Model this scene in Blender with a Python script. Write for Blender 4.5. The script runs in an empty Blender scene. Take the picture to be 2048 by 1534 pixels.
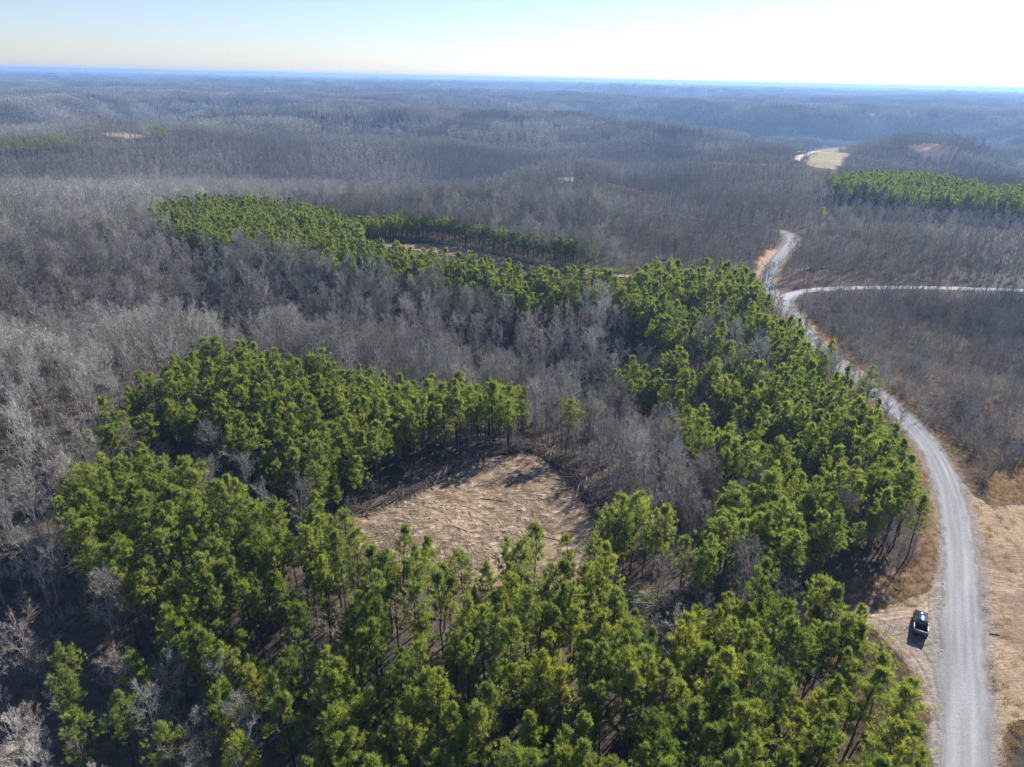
import bpy, math, random
import numpy as np
sc = bpy.context.scene
R = math.radians
# ------------------------------------------------------------------ camera
F_PX, PW, PH = 1419.0, 2048, 1534
CAM_H = 70.0
PITCH, ROLL = R(23.3), R(1.17)
fwd = np.array([0, math.cos(PITCH), -math.sin(PITCH)])
r0_ = np.array([1.0, 0, 0]); u0_ = np.cross(r0_, fwd)
cr, sr = math.cos(ROLL), math.sin(ROLL)
rgt = cr*r0_ + sr*u0_; upv = -sr*r0_ + cr*u0_
cd = bpy.data.cameras.new('camera'); cam = bpy.data.objects.new('camera', cd)
sc.collection.objects.link(cam); sc.camera = cam
from mathutils import Matrix, Vector
m = Matrix.Identity(4)
for i in range(3):
    m[i][0] = rgt[i]; m[i][1] = upv[i]; m[i][2] = -fwd[i]
m[0][3], m[1][3], m[2][3] = 0, 0, CAM_H
cam.matrix_world = m
cd.sensor_width = 36; cd.lens = 36*F_PX/PW
cd.clip_start = 0.5; cd.clip_end = 60000
# ------------------------------------------------------------------ light
SUN_AZ, SUN_EL = R(42), R(33)          # azimuth clockwise from the view direction (+Y)
w = bpy.data.worlds.new('World'); sc.world = w; w.use_nodes = True
nt = w.node_tree; nt.nodes.clear()
sky = nt.nodes.new('ShaderNodeTexSky'); sky.sky_type = 'NISHITA'; sky.sun_disc = False
sky.sun_elevation = SUN_EL; sky.sun_rotation = SUN_AZ
sky.air_density = 1.0; sky.dust_density = 0.25; sky.ozone_density = 1.5
bg = nt.nodes.new('ShaderNodeBackground'); bg.inputs['Strength'].default_value = 0.068
ow = nt.nodes.new('ShaderNodeOutputWorld')
hs = nt.nodes.new('ShaderNodeMix'); hs.data_type = 'RGBA'; hs.blend_type = 'MULTIPLY'; hs.inputs[0].default_value = 1; hs.inputs[7].default_value = (.89, .95, 1.25, 1)
nt.links.new(sky.outputs[0], hs.inputs[6]); nt.links.new(hs.outputs[2], bg.inputs[0]); nt.links.new(bg.outputs[0], ow.inputs[0])
sl = bpy.data.lights.new('sun', 'SUN'); sl.energy = 5.0; sl.angle = R(0.53); sl.color = (1, .96, .90)
so = bpy.data.objects.new('sun', sl); sc.collection.objects.link(so)
sd = Vector((math.sin(SUN_AZ)*math.cos(SUN_EL), math.cos(SUN_AZ)*math.cos(SUN_EL), math.sin(SUN_EL)))
so.rotation_euler = sd.to_track_quat('Z', 'Y').to_euler()
sc.view_settings.view_transform = 'Standard'; sc.view_settings.look = 'None'
sc.view_settings.exposure = 0.95; sc.view_settings.gamma = 1
cy = sc.cycles
cy.max_bounces = 4; cy.diffuse_bounces = 2; cy.glossy_bounces = 2; cy.transmission_bounces = 3
cy.volume_bounces = 0; cy.transparent_max_bounces = 8
cy.use_denoising = True; cy.denoising_prefilter = 'NONE'; cy.denoising_input_passes = 'RGB_ALBEDO_NORMAL'
cy.sample_clamp_indirect = 4
sc.render.use_persistent_data = False
# ------------------------------------------------------------------ numeric helpers
def proj(x, y, z):
    dx, dy, dz = x, y, z-CAM_H
    d = dx*fwd[0]+dy*fwd[1]+dz*fwd[2]
    d = np.where(np.abs(d) < 1e-6, 1e-6, d)
    px = PW/2 + F_PX*(dx*rgt[0]+dy*rgt[1]+dz*rgt[2])/d
    py = PH/2 - F_PX*(dx*upv[0]+dy*upv[1]+dz*upv[2])/d
    return np.where(d > 0, px, -9e5), np.where(d > 0, py, -9e5), d
def inpoly(px, py, poly):
    px = np.asarray(px); py = np.asarray(py); c = np.zeros(px.shape, bool)
    n = len(poly)
    for i in range(n):
        x1, y1 = poly[i]; x2, y2 = poly[(i+1) % n]
        if y1 == y2: continue
        t = ((y1 > py) != (y2 > py)) & (px < (x2-x1)*(py-y1)/(y2-y1)+x1)
        c ^= t
    return c
def sstep(a, b, x):
    t = np.clip((x-a)/(b-a), 0, 1); return t*t*(3-2*t)
def hsh(ix, iy, seed):
    n = (ix.astype(np.int64)*374761393 + iy.astype(np.int64)*668265263 + seed*1274126177) & 0xffffffff
    n = ((n ^ (n >> 13))*1274126177) & 0xffffffff
    return ((n ^ (n >> 16)) & 0xffff)/65535.0
def vnoise(x, y, seed=0):
    x = np.asarray(x, float); y = np.asarray(y, float)
    ix = np.floor(x); iy = np.floor(y); fx = x-ix; fy = y-iy
    fx = fx*fx*fx*(fx*(fx*6-15)+10); fy = fy*fy*fy*(fy*(fy*6-15)+10)
    a = hsh(ix, iy, seed); b = hsh(ix+1, iy, seed); c = hsh(ix, iy+1, seed); d = hsh(ix+1, iy+1, seed)
    return (a*(1-fx)+b*fx)*(1-fy)+(c*(1-fx)+d*fx)*fy
def fbm(x, y, seed=0, octv=4):
    s = 0; a = .5
    for k in range(octv):
        s = s + a*vnoise(x*2**k, y*2**k, seed+k*17); a *= .5
    return s/(1-.5**octv)
def segdist(x, y, pts):
    best = np.full(np.shape(x), 1e9)
    for (ax, ay), (bx, by) in zip(pts[:-1], pts[1:]):
        vx, vy = bx-ax, by-ay; L = vx*vx+vy*vy+1e-9
        t = np.clip(((x-ax)*vx+(y-ay)*vy)/L, 0, 1)
        best = np.minimum(best, np.hypot(x-ax-t*vx, y-ay-t*vy))
    return best
def flat(px, py, z=0.0):
    """point on the level z seen at a photo pixel (used only to read the map of the place off the photo)"""
    d = fwd+rgt*(px-PW/2)/F_PX-upv*(py-PH/2)/F_PX
    t = (z-CAM_H)/d[2]; return (d[0]*t, d[1]*t)
def smooth_line(pts, n=8):
    P = np.array(pts, float); out = []
    Q = np.vstack([2*P[0]-P[1], P, 2*P[-1]-P[-2]])
    for i in range(1, len(Q)-2):
        for k in range(n):
            t = k/n; a, b, c, d = Q[i-1], Q[i], Q[i+1], Q[i+2]
            out.append(.5*((2*b)+(-a+c)*t+(2*a-5*b+4*c-d)*t*t+(-a+3*b-3*c+d)*t**3))
    out.append(P[-1]); return [tuple(q) for q in out]
# ------------------------------------------------------------------ map of the place
ROAD = smooth_line([flat(*p) for p in [(1935, 1750), (1931, 1534), (1928, 1400), (1925, 1300), (1923, 1200), (1918, 1100), (1908, 1030),
    (1893, 965), (1868, 910), (1835, 865), (1790, 820), (1740, 776), (1690, 738), (1645, 700), (1605, 655), (1578, 620),
    (1552, 592), (1536, 572), (1533, 556), (1547, 530), (1566, 505), (1580, 490), (1583, 478), (1576, 468), (1560, 462)]])
SIDE = smooth_line([flat(*p) for p in [(1562, 600), (1595, 585), (1640, 579), (1720, 575.5), (1820, 575), (1920, 577), (2048, 581), (2300, 592)]])
RAV1 = [flat(*p) for p in [(-200, 1010), (120, 960), (300, 905), (430, 935), (560, 975), (660, 985)]]
RAV2 = [flat(*p) for p in [(-100, 700), (300, 640), (700, 640), (950, 680), (1130, 740), (1200, 830), (1230, 930)]]
RAV3 = [flat(*p) for p in [(-100, 1350), (150, 1400), (350, 1500), (420, 1700)]]
CLEAR = [flat(*p) for p in [(690, 1022), (760, 1000), (840, 968), (900, 930), (960, 908), (1050, 892), (1085, 905), (1130, 940), (1170, 990),
    (1205, 1035), (1225, 1080), (1215, 1130), (1150, 1165), (1020, 1172), (880, 1165), (790, 1135), (730, 1090), (695, 1050)]]
CLEAR2 = [flat(*p) for p in [(730, 487), (770, 490), (840, 486), (900, 493), (960, 511), (1050, 534), (1150, 550), (1260, 563), (1265, 570), (1150, 560), (1050, 547), (950, 530), (880, 516), (800, 503), (740, 497)]]
FEAT = [(flat(1330, 275), 260, -24), (flat(960, 520), 70, 0), (flat(1150, 556), 70, 0), (flat(1134, 359), 60, 0), (flat(560, 470), 90, 0), (flat(1660, 306), 110, 0), (flat(1590, 320), 90, 0), (flat(1490, 330), 110, 0), (flat(240, 272), 120, 4), (flat(1860, 292), 110, 2), (flat(1820, 390), 170, 2), (flat(1980, 400), 120, 2), (flat(40, 290), 90, 2)]
def height(x, y):
    x = np.asarray(x, float); y = np.asarray(y, float)
    r = np.hypot(x, y)
    near = (fbm(x/70, y/70, 3, 3)-.5)*7
    dr = np.minimum(segdist(x, y, ROAD), segdist(x, y, SIDE))
    cx, cy_ = -2, 108
    dc = np.hypot((x-cx)/1.3, y-cy_)
    k = sstep(6, 45, dr)*sstep(22, 50, dc)
    z = near*k
    for rv, dep, wd in ((RAV1, 7, 15), (RAV2, 11, 28), (RAV3, 8, 22)):
        d = segdist(x, y, rv); z = z-dep*np.exp(-(d/wd)**2)*k
    # the wooded hills
    wx = x+220*(fbm(x/900, y/900, 41, 2)-.5); wy = y+220*(fbm(x/900+9, y/900, 43, 2)-.5)
    n1 = 1-np.abs(2*fbm(wx/760, wy/620, 7, 2)-1)*2.2
    n2 = fbm(wx/300, wy/260, 11, 3)-.5
    ramp = sstep(330, 1050, r)
    hills = ramp*(-52+78*np.clip(n1, -.3, 1)+38*n2)
    hills = np.where(r < 900, np.minimum(hills, 4), hills)*1.0
    big = sstep(2500, 6000, r)*((fbm(x/2600, y/2600, 91, 2)-.5)*50)
    # the deep hollow beyond the ridge on the left, and its far slope
    th = np.degrees(np.arctan2(x, y))
    side = sstep(12, -6, th)
    hollow = -38*np.exp(-((r-1230)/190)**2)*side + 22*np.exp(-((r-1720)/260)**2)*side
    ridge = 1-np.exp(-((r-930)/130)**2)*side*.8
    far = hills*ridge+hollow*ramp+big
    cap = 3+14*sstep(1800, 5000, r)
    far = np.where(far > cap-12, cap-12+12*np.tanh((far-cap+12)/12), far)
    for (fx, fy), rad, fz in FEAT:
        g = np.exp(-(((x-fx)**2+(y-fy)**2)/rad**2)**1.3); far = far*(1-g)+fz*g
    far = far*sstep(8, 70, dr) if True else far
    drop = -(np.maximum(r-3000, 0)**2)/12.742e6
    return z*(1-.6*ramp)+far+drop
def hz(x, y): return float(height(np.array([x]), np.array([y]))[0])
def onground(px, py, up=0.0):
    """ground point whose spot `up` metres above it lies at a photo pixel"""
    z = up
    for _ in range(12):
        x, y = flat(px, py, z); z = .5*z+.5*(hz(x, y)+up)
    return x, y, hz(x, y)
# ------------------------------------------------------------------ materials
def mat(name):
    M = bpy.data.materials.new(name); M.use_nodes = True; M.node_tree.nodes.clear()
    return M, M.node_tree
def N(t, kind, **kw):
    n = t.nodes.new(kind)
    for k, v in kw.items():
        if k in n.inputs: n.inputs[k].default_value = v
        else: setattr(n, k, v)
    return n
def ramp(t, src, stops):
    n = t.nodes.new('ShaderNodeValToRGB'); cr_ = n.color_ramp
    while len(cr_.elements) < len(stops): cr_.elements.new(.5)
    for e, (p, c) in zip(cr_.elements, stops):
        e.position = p; e.color = (*c, 1) if len(c) == 3 else c
    t.links.new(src, n.inputs[0]); return n.outputs[0]
def mixc(t, fac, a, b, mode='MIX'):
    n = t.nodes.new('ShaderNodeMix'); n.data_type = 'RGBA'; n.blend_type = mode
    for s, v in ((n.inputs[0], fac), (n.inputs[6], a), (n.inputs[7], b)):
        if hasattr(v, 'links'): t.links.new(v, s)
        else: s.default_value = v if isinstance(v, (int, float)) else ((*v, 1) if len(v) == 3 else v)
    return n.outputs[2]
def out(t, sh): o = t.nodes.new('ShaderNodeOutputMaterial'); t.links.new(sh, o.inputs[0]); return o
def simple(name, col, rough=.8, metal=0.0, var=.0, scale=3, spec=.3):
    M, t = mat(name); b = N(t, 'ShaderNodeBsdfPrincipled', Roughness=rough, Metallic=metal)
    b.inputs['Specular IOR Level'].default_value = spec
    if var:
        no = N(t, 'ShaderNodeTexNoise', Scale=scale, Detail=4.0)
        tc = t.nodes.new('ShaderNodeTexCoord'); t.links.new(tc.outputs['Object'], no.inputs['Vector'])
        c = ramp(t, no.outputs[0], [(.3, tuple(v*(1-var) for v in col)), (.7, tuple(min(1, v*(1+var)) for v in col))])
        t.links.new(c, b.inputs['Base Color'])
    else: b.inputs['Base Color'].default_value = (*col, 1)
    out(t, b.outputs[0]); return M
def randmul(t, col, lo, hi):
    oi = t.nodes.new('ShaderNodeObjectInfo')
    mr = N(t, 'ShaderNodeMapRange'); mr.inputs[3].default_value = lo; mr.inputs[4].default_value = hi
    t.links.new(oi.outputs['Random'], mr.inputs[0])
    cb = t.nodes.new('ShaderNodeCombineColor')
    for i in range(3): t.links.new(mr.outputs[0], cb.inputs[i])
    c = mixc(t, 1.0, col, cb.outputs[0], 'MULTIPLY')
    return mixc(t, 1.0, c, oi.outputs['Color'], 'MULTIPLY'), oi
def bark_mat(name, c1, c2, lo=.7, hi=1.25, scale=1.2, stand=0):
    M, t = mat(name)
    tc = t.nodes.new('ShaderNodeTexCoord'); no = N(t, 'ShaderNodeTexNoise', Scale=scale, Detail=3.0)
    t.links.new(tc.outputs['Object'], no.inputs['Vector'])
    c = ramp(t, no.outputs[0], [(.3, c1), (.7, c2)])
    c, oi = randmul(t, c, lo, hi)
    if stand:      # stands of different kinds of tree
        n2 = N(t, 'ShaderNodeTexNoise', Scale=.0065, Detail=3.0); t.links.new(oi.outputs['Location'], n2.inputs['Vector'])
        c = mixc(t, 1.0, c, ramp(t, n2.outputs[0], [(.36, (.62, .60, .60)), (.5, (.95, .93, .93)), (.64, (1.22, 1.22, 1.2))]), 'MULTIPLY')
    d = N(t, 'ShaderNodeBsdfDiffuse'); t.links.new(c, d.inputs[0]); out(t, d.outputs[0]); return M
M_bark = bark_mat('hardwood_bark', (.15, .135, .115), (.33, .31, .27))
M_twig = bark_mat('hardwood_twigs', (.385, .365, .31), (.57, .545, .47), .6, 1.12, .25, 1)
M_brush = bark_mat('brush_twigs', (.30, .27, .225), (.50, .465, .395), .4, 1.25, .3)
M_pbark = bark_mat('pine_bark', (.055, .042, .034), (.13, .10, .08))
M_slash = bark_mat('slash_twigs', (.07, .055, .04), (.17, .135, .10), .6, 1.25, .8)
M_wood = bark_mat('cut_wood', (.20, .16, .12), (.42, .36, .28), .6, 1.25, .7)
def needle_mat(name, cols, lo=.75, hi=1.2):
    M, t = mat(name)
    oi = t.nodes.new('ShaderNodeObjectInfo')
    hcol = ramp(t, oi.outputs['Random'], [(0, cols[0]), (.5, cols[1]), (1, cols[2])])
    tc = t.nodes.new('ShaderNodeTexCoord'); no = N(t, 'ShaderNodeTexNoise', Scale=.9, Detail=3.0)
    t.links.new(tc.outputs['Object'], no.inputs['Vector'])
    v = ramp(t, no.outputs[0], [(.3, (.6, .64, .68)), (.7, (1.4, 1.32, 1.05))])
    c = mixc(t, 1.0, hcol, v, 'MULTIPLY')
    c = mixc(t, 1.0, c, oi.outputs['Color'], 'MULTIPLY')
    d = N(t, 'ShaderNodeBsdfDiffuse'); t.links.new(c, d.inputs[0])
    tr = N(t, 'ShaderNodeBsdfTranslucent'); t.links.new(mixc(t, 1.0, c, (1.25, 1.2, .7), 'MULTIPLY'), tr.inputs[0])
    mx = N(t, 'ShaderNodeMixShader'); mx.inputs[0].default_value = .5
    t.links.new(d.outputs[0], mx.inputs[1]); t.links.new(tr.outputs[0], mx.inputs[2]); out(t, mx.outputs[0]); return M
M_needle = needle_mat('pine_needles', [(.215, .28, .088), (.265, .325, .095), (.315, .37, .11)])
M_leaf = needle_mat('dry_grass_blades', [(.23, .145, .095), (.30, .205, .13), (.36, .27, .18)])
# ------------------------------------------------------------------ mesh builders
def mesh_np(name, V, Fs, mats, mi=None, smooth=False):
    """V (n,3); Fs list of (array (k,3|4))"""
    me = bpy.data.meshes.new(name)
    loops = np.concatenate([f.ravel() for f in Fs]).astype(np.int32)
    sizes = np.concatenate([np.full(len(f), f.shape[1]) for f in Fs]).astype(np.int32)
    me.vertices.add(len(V)); me.vertices.foreach_set('co', np.asarray(V, np.float32).ravel())
    me.loops.add(len(loops)); me.loops.foreach_set('vertex_index', loops)
    me.polygons.add(len(sizes))
    st = np.concatenate([[0], np.cumsum(sizes)[:-1]]).astype(np.int32)
    me.polygons.foreach_set('loop_start', st); me.polygons.foreach_set('loop_total', sizes)
    for M in mats: me.materials.append(M)
    if mi is not None: me.polygons.foreach_set('material_index', np.asarray(mi, np.int32))
    me.polygons.foreach_set('use_smooth', np.full(len(sizes), smooth))
    me.update(calc_edges=True); me.validate(); return me
class Geo:
    def __init__(s): s.V = []; s.F = []; s.M = []; s.n = 0
    def add(s, V, F, mi=0):
        s.V.append(V); s.F.append(F+s.n); s.M.append(np.full(len(F), mi)); s.n += len(V)
    def segs(s, S, Rr, k=3, mi=0):
        """S (n,2,3) ends, Rr (n,2) radii -> open prisms"""
        S = np.asarray(S, float); Rr = np.asarray(Rr, float); n = len(S)
        if not n: return
        d = S[:, 1]-S[:, 0]; d /= np.linalg.norm(d, axis=1, keepdims=True)+1e-9
        a = np.where(np.abs(d[:, 2:3]) > .9, np.array([[1., 0, 0]]), np.array([[0, 0, 1.]]))
        u = np.cross(d, a); u /= np.linalg.norm(u, axis=1, keepdims=True); v = np.cross(d, u)
        ang = np.arange(k)*2*np.pi/k
        ring = (u[:, None]*np.cos(ang)[None, :, None]+v[:, None]*np.sin(ang)[None, :, None])
        A = S[:, 0][:, None]+ring*Rr[:, 0][:, None, None]; B = S[:, 1][:, None]+ring*Rr[:, 1][:, None, None]
        V = np.concatenate([A, B], 1).reshape(-1, 3)
        i = np.arange(k); j = (i+1) % k
        q = np.stack([i, j, j+k, i+k], 1)
        Fq = (np.arange(n)*2*k)[:, None, None]+q[None]
        s.add(V, Fq.reshape(-1, 4), mi)
    def slivers(s, P, D, Wd, rng, mi=0):
        """thin triangles from P along D (vectors incl. length), base width Wd"""
        n = len(P)
        if not n: return
        a = rng.normal(size=(n, 3)); u = np.cross(D, a); u /= np.linalg.norm(u, axis=1, keepdims=True)+1e-9
        V = np.stack([P-u*Wd[:, None]/2, P+u*Wd[:, None]/2, P+D], 1).reshape(-1, 3)
        s.add(V, np.arange(3*n).reshape(-1, 3), mi)
    def mesh(s, name, mats, smooth=False):
        V = np.concatenate(s.V); return mesh_np(name, V, s.F, mats, np.concatenate(s.M), smooth)
def unit(v): return v/(np.linalg.norm(v, axis=-1, keepdims=True)+1e-9)
def poly_seg(P, Rd): return np.stack([P[:-1], P[1:]], 1), np.stack([Rd[:-1], Rd[1:]], 1)
# ---- leafless hardwood
def bare_tree(rng, H, spread, rad=.2, nl=15, nsub=6, nss=5, ntw=6, wtw=.022, t0=.3, fork=True):
    """returns (trunk Geo, crown Geo)"""
    T = Geo(); C = Geo()
    k = 9; ts = np.linspace(0, 1, k)
    wob = np.cumsum(rng.normal(0, .012*H/k*2, (k, 2)), 0); wob[0] = 0
    P = np.column_stack([wob, ts*H*.93]); Rd = rad*(1-ts)**.8+.025
    S, Rr = poly_seg(P, Rd); T.segs(S, Rr, 6)
    if fork:
        b = P[4]; az = rng.uniform(0, 6.28)
        e = b+np.array([math.cos(az)*spread*.35, math.sin(az)*spread*.35, H*.42])
        mid = (b+e)/2+np.array([math.cos(az), math.sin(az), 0])*spread*.08
        S2, R2 = poly_seg(np.array([b, mid, e]), np.array([rad*.6, rad*.4, .03])); T.segs(S2, R2, 5)
    L_S = []; L_R = []; starts = []; dirs = []; lens = []
    for i in range(nl):
        t = t0+(0.97-t0)*(i/(nl-1))**.8
        az = i*2.4+rng.uniform(-.5, .5)
        p = np.array([np.interp(t, ts, P[:, 0]), np.interp(t, ts, P[:, 1]), t*H*.93])
        if fork and i % 3 == 0 and t > .55: 
            p = b+(e-b)*rng.uniform(.3, .95)
        el = R(rng.uniform(18, 45)+30*t)
        L = spread*rng.uniform(.75, 1.1)*(1.0-.55*max(0, (t-.55)/.45)**1.5)*(.75+.4*min(1, t/.6))
        d = np.array([math.cos(az)*math.cos(el), math.sin(az)*math.cos(el), math.sin(el)])
        q = [p]
        for j in range(3):
            d = unit(d+np.array([0, 0, .14])+rng.normal(0, .07, 3)); q.append(q[-1]+d*L/3)
        q = np.array(q); r1 = rad*.26*(1.15-t*.6)
        Rr_ = np.array([r1, r1*.75, r1*.5, r1*.22])
        a, bb = poly_seg(q, Rr_); L_S.append(a); L_R.append(bb)
        for j in range(nsub):
            f = .22+.78*(j+.5)/nsub; s_ = f*3; ii = min(2, int(s_)); ff = s_-ii
            starts.append(q[ii]*(1-ff)+q[ii+1]*ff); dirs.append(unit(q[ii+1]-q[ii])); lens.append(L*(.55-.25*f))
    C.segs(np.concatenate(L_S), np.concatenate(L_R), 4)
    st = np.array(starts); di = np.array(dirs); le = np.array(lens)
    n = len(st)
    d2 = unit(di+rng.normal(0, .42, (n, 3))+np.array([0, 0, .22])); m1 = st+d2*le[:, None]*.5
    d2b = unit(d2+rng.normal(0, .25, (n, 3))+np.array([0, 0, .15])); e1 = m1+d2b*le[:, None]*.5
    rr = .018+le*.006
    C.segs(np.stack([st, m1], 1), np.stack([rr, rr*.7], 1), 3); C.segs(np.stack([m1, e1], 1), np.stack([rr*.7, rr*.35], 1), 3)
    f = rng.uniform(.25, 1, (n, nss)); P2 = np.where(f[..., None] < .5, st[:, None]+(m1-st)[:, None]*f[..., None]*2, m1[:, None]+(e1-m1)[:, None]*(f[..., None]*2-1))
    d3 = unit(d2b[:, None]+rng.normal(0, .6, (n, nss, 3))+np.array([0, 0, .15]))
    l3 = le[:, None]*rng.uniform(.35, .6, (n, nss)); E3 = P2+d3*l3[..., None]
    P2 = P2.reshape(-1, 3); E3 = E3.reshape(-1, 3); n3 = len(P2); d3 = d3.reshape(-1, 3); l3 = l3.ravel()
    C.segs(np.stack([P2, E3], 1), np.tile([[.012, .005]], (n3, 1)), 3)
    f = rng.uniform(.2, 1, (n3, ntw)); B = P2[:, None]+(E3-P2)[:, None]*f[..., None]
    D = unit(d3[:, None]+rng.normal(0, .42, (n3, ntw, 3))+np.array([0, 0, .15]))*(l3[:, None]*rng.uniform(.6, 1.4, (n3, ntw)))[..., None]
    C.slivers(B.reshape(-1, 3), D.reshape(-1, 3), np.full(n3*ntw, wtw), rng)
    return T, C
def merge(T, C, name, m0, m1):
    G = Geo()
    for g, mi in ((T, 0), (C, 1)):
        V = np.concatenate(g.V)
        for f in g.F: G.F.append(f+G.n); G.M.append(np.full(len(f), mi))
        G.V.append(V); G.n += len(V)
    return G.mesh(name, [m0, m1])
# ---- pine
def pine_tree(rng, H, cw, c0=.5, lod=0):
    T = Geo(); C = Geo()
    k = 7; ts = np.linspace(0, 1, k)
    wob = np.cumsum(rng.normal(0, .09, (k, 2)), 0); wob[0] = 0
    P = np.column_stack([wob, ts*H*.97]); rad = .0075*H+.02
    S, Rr = poly_seg(P, rad*(1-ts)**.75+.02); T.segs(S, Rr, 6 if lod == 0 else 3)
    nb = 34 if lod == 0 else 16
    t = np.sort(c0+(1-c0)*rng.uniform(0, 1, nb)**.85); az = np.arange(nb)*2.4+rng.uniform(-.6, .6, nb)
    u = (t-c0)/(1-c0); sh_ = float(rng.uniform(1.3, 2.6))
    L = cw*(.35+.65*np.clip(u/.3, 0, 1))*(1-u**sh_*.86)*rng.choice([.6, .8, 1.0, 1.25], nb)*rng.uniform(.8, 1.15, nb)
    lean = 1+.25*np.cos(az-rng.uniform(0, 6.28)); L = L*lean
    el = np.radians(5+45*u+rng.uniform(-10, 12, nb))
    base = np.column_stack([np.interp(t, ts, P[:, 0]), np.interp(t, ts, P[:, 1]), t*H*.97])
    d = np.column_stack([np.cos(az)*np.cos(el), np.sin(az)*np.cos(el), np.sin(el)])
    d2 = unit(d+np.array([0, 0, .35]))
    mid = base+d*L[:, None]*.55; end = mid+d2*L[:, None]*.5
    C.segs(np.stack([base, mid], 1), np.tile([[.035, .022]], (nb, 1)), 3, 1); C.segs(np.stack([mid, end], 1), np.tile([[.022, .008]], (nb, 1)), 3, 1)
    # a few dead lower branches
    if lod == 0:
        nd = 9; td = rng.uniform(.2, c0+.05, nd); ad = rng.uniform(0, 6.28, nd); bd = np.column_stack([np.interp(td, ts, P[:, 0]), np.interp(td, ts, P[:, 1]), td*H*.97])
        dd = np.column_stack([np.cos(ad), np.sin(ad), rng.uniform(-.3, .3, nd)])
        C.segs(np.stack([bd, bd+dd*rng.uniform(.5, 1.4, (nd, 1))], 1), np.tile([[.02, .006]], (nd, 1)), 3, 1)
    # tufts of needles
    nt_ = 11 if lod == 0 else 4
    f = rng.uniform(.35, 1.04, (nb, nt_))**.7; f[:, 0] = 1.0
    pos = np.where(f[..., None] < .55, base[:, None]+(mid-base)[:, None]*(f/.55)[..., None], mid[:, None]+(end-mid)[:, None]*((f-.55)/.45)[..., None])
    off = rng.normal(0, .15 if lod == 0 else .2, (nb, nt_, 3))*(.5+L[:, None, None]*.55); pos = pos+off; 
    pos = pos.reshape(-1, 3); dirs = np.repeat(unit(d2), nt_, 0)
    top = np.array([[P[-1, 0], P[-1, 1], H*.97]])+rng.normal(0, .1, (3, 3)); pos = np.vstack([pos, top]); dirs = np.vstack([dirs, np.tile([[0, 0, 1.]], (3, 1))])
    m_ = 17 if lod == 0 else 7; n = len(pos)
    D = unit(dirs[:, None]*.6+np.array([0, 0, .55])+rng.normal(0, .5, (n, m_, 3)))*rng.uniform(.25, .5, (n, m_, 1))*(1 if lod == 0 else 1.8)
    Q = np.repeat(pos[:, None], m_, 1)+rng.normal(0, .07, (n, m_, 3))
    C.slivers(Q.reshape(-1, 3), D.reshape(-1, 3), rng.uniform(.04, .075, n*m_)*(1 if lod == 0 else 2.1), rng, 0)
    return T, C
def bush(rng, H, Wd, nst=13, ntw=20, w=.032):
    G = Geo(); az = rng.uniform(0, 6.28, nst); rr = rng.uniform(0, 1, nst)**.6
    b = np.column_stack([np.cos(az)*rr*Wd*.35, np.sin(az)*rr*Wd*.35, np.zeros(nst)])
    d = unit(np.column_stack([np.cos(az)*rr*.55, np.sin(az)*rr*.55, np.ones(nst)])+rng.normal(0, .12, (nst, 3)))
    L = H*rng.uniform(.6, 1.05, nst); e = b+d*L[:, None]
    G.segs(np.stack([b, e], 1), np.tile([[.025, .006]], (nst, 1)), 3)
    f = rng.uniform(.25, 1, (nst, ntw)); B = b[:, None]+(e-b)[:, None]*f[..., None]
    D = unit(d[:, None]*.9+rng.normal(0, .55, (nst, ntw, 3)))*(L[:, None]*rng.uniform(.14, .32, (nst, ntw)))[..., None]
    G.slivers(B.reshape(-1, 3), D.reshape(-1, 3), np.full(nst*ntw, w), rng)
    return G
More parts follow.
